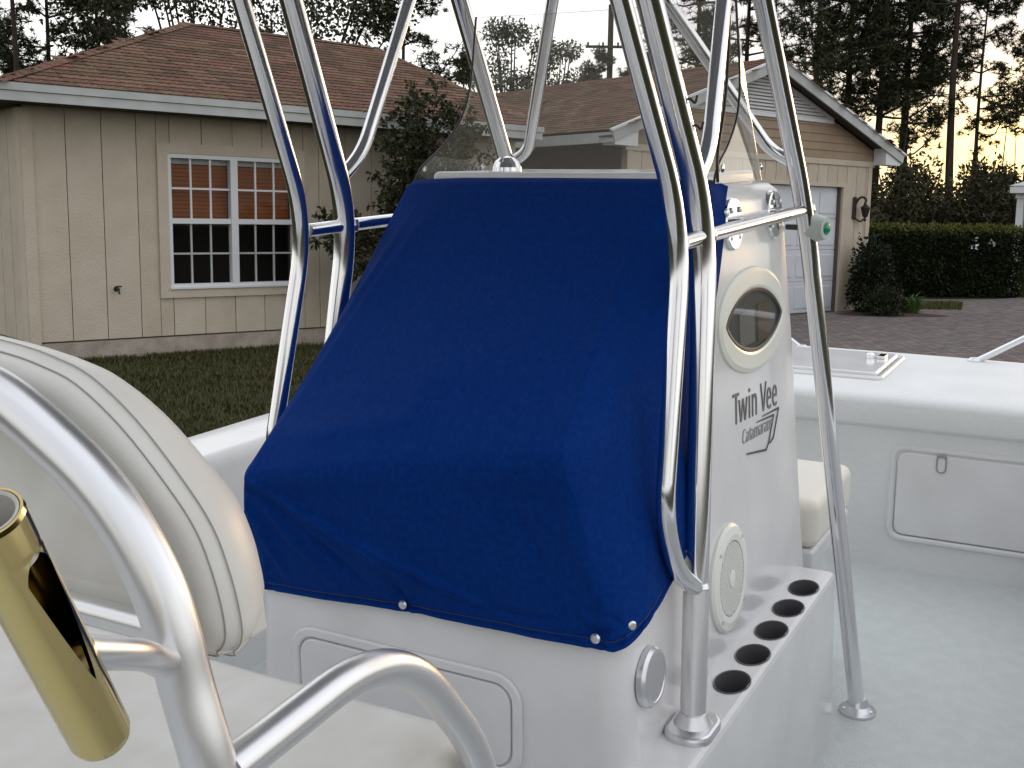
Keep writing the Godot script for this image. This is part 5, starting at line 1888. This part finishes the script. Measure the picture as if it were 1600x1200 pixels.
func leaning_post() -> void:
	var lp := thing("leaning_post", "white padded leaning post with bent aluminium pipe frame", "seat", boat, Vector3(MID, 0, -0.8))
	# outline of the backrest, seen from behind
	var half := [Vector2(0.0, 1.292), Vector2(0.10, 1.291), Vector2(0.18, 1.284), Vector2(0.225, 1.276), Vector2(0.267, 1.263), Vector2(0.317, 1.230), Vector2(0.366, 1.183), Vector2(0.396, 1.146), Vector2(0.412, 1.107), Vector2(0.420, 1.072), Vector2(0.420, 1.050), Vector2(0.410, 1.036), Vector2(0.39, 1.030), Vector2(0.2, 1.028), Vector2(0.0, 1.028)]
	var ol := []
	for i in half.size():
		ol.append(Vector3(half[i].x, half[i].y, 0))
	var sm := curve(ol, 4)
	var full := []   # counter-clockwise seen from +z
	for i in range(sm.size() - 1, -1, -1):
		full.append(Vector2(sm[i].x, sm[i].y))
	for i in range(1, sm.size() - 1):
		full.append(Vector2(-sm[i].x, sm[i].y))
	var loop := func(ins: float, z: float) -> PackedVector3Array:
		var o := PackedVector3Array()
		var c := Vector2(0, 1.15)
		for i in full.size():
			var p: Vector2 = full[i]
			var q := c + (p - c) * Vector2(1.0 - ins / 0.42, 1.0 - ins / 0.132)
			o.append(Vector3(MID + q.x, q.y, z + 0.10 * (1.15 - q.y) * -0.15))
		return o
	var pad := Mb.new()
	pad.loft([loop.call(0.09, -0.745), loop.call(0.06, -0.742), loop.call(0.038, -0.732), loop.call(0.022, -0.718), loop.call(0.011, -0.702), loop.call(0.004, -0.685), loop.call(0.001, -0.668), loop.call(0.006, -0.650), loop.call(0.012, -0.643), loop.call(0.022, -0.639), loop.call(0.06, -0.634), loop.call(0.10, -0.632)], true, true, true)
	var back := part("backrest", pad, M.vinyl, lp)
	for s in [[0.0005, -0.664], [0.0055, -0.6495]]:
		var l: PackedVector3Array = loop.call(s[0], s[1])
		l.append(l[0])
		var st := Mb.new()
		st.tube(l, 0.0007, 5, false)
		part("stitching", st, M.thread, back)
	var tab := Mb.new()
	tab.rbox(Vector3(MID + 0.405, 1.056, -0.695), Vector3(0.012, 0.034, 0.026), 0.005, Basis(Vector3(0, 0, 1), 0.1))
	part("vinyl_tab", tab, M.vinyl, back)
	# bent pipe round the back of the pad, down to the base
	var hoop := [Vector3(-0.0, 1.268, -0.60), Vector3(0.16, 1.264, -0.60), Vector3(0.228, 1.253, -0.60), Vector3(0.30, 1.215, -0.60), Vector3(0.340, 1.187, -0.60), Vector3(0.370, 1.155, -0.60), Vector3(0.395, 1.116, -0.60), Vector3(0.409, 1.078, -0.60), Vector3(0.420, 1.034, -0.60), Vector3(0.438, 0.975, -0.60), Vector3(0.452, 0.90, -0.605), Vector3(0.46, 0.72, -0.62), Vector3(0.46, 0.03, -0.62)]
	var hp := []
	for i in range(hoop.size() - 1, 0, -1):
		hp.append(Vector3(MID - hoop[i].x, hoop[i].y, hoop[i].z))
	for i in hoop.size():
		hp.append(Vector3(MID + hoop[i].x, hoop[i].y, hoop[i].z))
	var hm := Mb.new()
	hm.tube(curve(hp, 6), 0.0218, 28)
	part("back_hoop", hm, M.satin, lp)
	# flat strap welded inside the hoop, with screws
	var inner := []
	for i in range(1, 9):
		var p: Vector3 = hoop[i]
		inner.append(Vector3(MID + p.x - 0.018 - 0.010 * smoothstep(1.25, 1.1, p.y), p.y - 0.024 * smoothstep(1.05, 1.2, p.y), -0.624))
	var sp := curve(inner, 5)
	var strap := Mb.new()
	strap.tube(sp, 0.007, 10)
	part("strap", strap, M.gold, lp)
	for k in [14, 26]:
		var sc := Mb.new()
		sc.lathe([Vector2(0.0065, 0.0), Vector2(0.0065, 0.004), Vector2(0.005, 0.0065), Vector2(0, 0.007)], sp[k] + Vector3(-0.002, -0.001, 0.005), axis(Vector3(0.1, 0.1, 1)), 14)
		part("screw", sc, M.chrome, lp)
	var cross := Mb.new()
	cross.tube(PackedVector3Array([Vector3(MID - 0.41, 1.072, -0.612), Vector3(MID + 0.41, 1.072, -0.612)]), 0.012, 16)
	part("cross_tube", cross, M.satin, lp)
	for s in [-1.0, 1.0]:
		var arm := Mb.new()
		arm.tube(fillet([Vector3(MID + s * 0.446, 0.962, -0.612), Vector3(MID + s * 0.450, 0.983, -0.845), Vector3(MID + s * 0.455, 0.76, -1.02), Vector3(MID + s * 0.455, 0.02, -1.05)], 0.11, 12), 0.0182, 24)
		part("arm_rail", arm, M.satin, lp)
		var lower := Mb.new()
		lower.tube(PackedVector3Array([Vector3(MID + s * 0.455, 0.70, -0.63), Vector3(MID + s * 0.455, 0.70, -1.02)]), 0.015, 14)
		part("seat_rail", lower, M.satin, lp)
	var seat := Mb.new()
	seat.rbox(Vector3(MID, 0.755, -0.80), Vector3(0.86, 0.09, 0.466), 0.028, Basis.IDENTITY, 4)
	part("seat_cushion", seat, M.vinyl, lp)
	var bs := Mb.new()
	bs.rbox(Vector3(MID, 0.35, -0.80), Vector3(0.80, 0.70, 0.40), 0.03)
	part("base_box", bs, M.gel, lp)
	# rod holder clamped to the hoop
	var a := Vector3(-0.523, 1.263, -0.368)
	var b := Vector3(-0.564, 1.073, -0.4645)
	var d := (b - a).normalized()
	var rh := thing("rod_holder", "metal rod holder tube with painted warm reflection clamped behind the backrest", "rod holder", boat, b)
	var rt := Mb.new()
	var ax := axis(-d)
	var L := a.distance_to(b)
	var ro := 0.0202
	rt.lathe([Vector2(0.0, 0.0), Vector2(0.015, 0.0), Vector2(0.0187, 0.003), Vector2(ro, 0.009)], b, ax, 44)
	rt.lathe([Vector2(ro, L - 0.003), Vector2(ro - 0.0008, L), Vector2(ro - 0.0024, L), Vector2(ro - 0.003, L - 0.004)], b, ax, 44)
	# the wall of the tube leaves a long drop shaped opening on one side
	var eye := Vector3(0, 1.45, 0) - a.lerp(b, 0.5)
	var face_dir := (eye - d * eye.dot(d)).normalized()
	var side := (Vector3(1, 0, 0) - d * d.x)
	side = (side - face_dir * side.dot(face_dir)).normalized()
	var mid_dir := (face_dir * 0.80 + side * 0.60).normalized()
	var off_dir := d.cross(mid_dir).normalized()
	for shell in 2:
		var rr: float = [ro, ro - 0.003][shell]
		var grid_rows := []
		for i in 61:
			var hgt := lerpf(0.009, L - 0.003, i / 60.0)
			var f := 1.0 - (hgt / L)
			var open := 0.0
			if f > 0.13 and f < 0.66:
				var g := (f - 0.13) / 0.53
				open = 0.62 * sqrt(clampf(g / 0.14, 0.0, 1.0)) * pow(1.0 - g, 0.75)
			var line := PackedVector3Array()
			for j in 49:
				var an := lerpf(open, TAU - open, j / 48.0)
				line.append(b - d * hgt + (mid_dir * cos(an) + off_dir * sin(an)) * rr)
			grid_rows.append(line)
		rt.grid(grid_rows, shell == 1)
	part("tube", rt, M.gold, rh)
	var ln := Mb.new()
	ln.lathe([Vector2(0.0172, L - 0.035), Vector2(0.0172, L), Vector2(0.0166, L + 0.001), Vector2(0.0150, L - 0.001), Vector2(0.0150, L - 0.035)], b, ax, 32)
	part("liner", ln, M.liner, rh)
	var mid := a.lerp(b, 0.62)
	var br := Mb.new()
	br.tube(curve([mid - Vector3(0.004, 0, 0.015), Vector3(mid.x - 0.015, 1.118, -0.50), Vector3(-0.605, 1.080, -0.555), Vector3(MID + 0.400, 1.052, -0.604)], 5), [0.013, 0.012, 0.0115, 0.011, 0.011, 0.011, 0.011, 0.011, 0.011, 0.011, 0.0115, 0.012, 0.012, 0.0125, 0.0125, 0.012], 16)
	part("bracket", br, M.satin, rh)

func fittings() -> void:
	# dome on the console top behind the glass
	var dm := Mb.new()
	dm.lathe([Vector2(0.038, 0.0), Vector2(0.038, 0.012), Vector2(0.034, 0.016), Vector2(0.033, 0.024), Vector2(0.028, 0.036), Vector2(0.017, 0.045), Vector2(0, 0.049)], Vector3.ZERO, Basis.IDENTITY, 28)
	var dome := whole("dome_fitting", "small chrome dome fitting on console top behind windshield", "fitting", dm, M.chrome, boat * Transform3D(Basis.IDENTITY, Vector3(-1.243, 1.397, -2.255)))
	var rim := Mb.new()
	rim.lathe([Vector2(0.046, 0.0), Vector2(0.046, 0.005), Vector2(0.039, 0.010)], Vector3.ZERO, Basis.IDENTITY, 28)
	part("rim", rim, M.plastic, dome)
	# side light on the starboard front leg
	var lc := Vector3(MID + 0.392, 1.276, -2.664)
	var nl := thing("side_light", "pale conical side light with green lens on starboard front pipe", "light", boat, lc)
	var hb := Mb.new()
	var ab := Basis(Vector3(0, 1, 0), Vector3(0.96, -0.06, 0.28).normalized(), Vector3(0, 1, 0).cross(Vector3(0.96, -0.06, 0.28).normalized())).orthonormalized()
	hb.lathe([Vector2(0, -0.022), Vector2(0.026, -0.022), Vector2(0.034, -0.014), Vector2(0.036, 0.002), Vector2(0.027, 0.032), Vector2(0.025, 0.040), Vector2(0, 0.040)], lc, ab, 24)
	part("housing", hb, M.light_grey, nl)
	var ls := Mb.new()
	ls.lathe([Vector2(0.015, 0.038), Vector2(0.015, 0.041), Vector2(0.01, 0.044), Vector2(0, 0.045)], lc, ab, 16)
	part("lens", ls, M.green_lens, nl)
	var bt := Mb.new()
	bt.tube(PackedVector3Array([lc + ab.y * -0.055 + Vector3(-0.01, 0, 0.0), lc + ab.y * -0.018]), 0.007, 10)
	part("bolt", bt, M.black, nl)
	# thin cable hanging down beside the windshield
	var cb := Mb.new()
	cb.tube(curve([Vector3(MID + 0.30, 2.0, -2.20), Vector3(MID + 0.312, 1.80, -2.235), Vector3(MID + 0.322, 1.66, -2.22), Vector3(MID + 0.332, 1.54, -2.175), Vector3(MID + 0.346, 1.45, -2.10), Vector3(MID + 0.348, 1.395, -2.10)], 6), 0.0032, 7)
	whole("cable", "thin black cable hanging down past the starboard windshield edge", "cable", cb, M.black, boat)
	# seat in front of the console
	var fs := thing("forward_seat", "cream cushioned seat box in front of the console", "seat", boat, Vector3(MID, 0, -3.02))
	var sbx := Mb.new()
	sbx.rbox(Vector3(MID, 0.185, -3.0), Vector3(0.72, 0.37, 0.36), 0.03)
	part("seat_box", sbx, M.gel, fs)
	var lid := Mb.new()
	lid.rbox(Vector3(MID, 0.398, -3.03), Vector3(0.80, 0.055, 0.42), 0.012)
	part("seat_lid", lid, M.gel, fs)
	var cu := Mb.new()
	cu.rbox(Vector3(MID, 0.493, -3.03), Vector3(0.81, 0.135, 0.42), 0.03, Basis.IDENTITY, 4)
	part("cushion", cu, M.cream, fs)
	# bow rails
	for s in [-1.0, 1.0]:
		var r := thing("bow_rail", ["slanting polished bow rail on the port side of the bow deck", "slanting polished bow rail at the right edge of the bow deck"][int(s * 0.5 + 0.5)], "rail", boat, bx(0.56 if s > 0 else -0.13, 0.63, -4.72), "bow rails")
		var tb := Mb.new()
		tb.tube(fillet([bx(0.56 if s > 0 else -0.13, 0.63, -4.72), bx(0.84 if s > 0 else -0.38, 0.805, -4.72), bx(s * 1.16, 0.90, -4.55), bx(s * 1.22, 0.92, -3.4), bx(s * 1.22, 0.64, -3.3)], 0.10), 0.0125, 14)
		part("pipe", tb, M.pipe, r)
		var ft := Mb.new()
		ft.lathe([Vector2(0.028, 0.0), Vector2(0.028, 0.005), Vector2(0.018, 0.014), Vector2(0, 0.014)], bx(0.56 if s > 0 else -0.13, 0.6335, -4.72), Basis.IDENTITY, 16)
		part("foot", ft, M.cast, r)
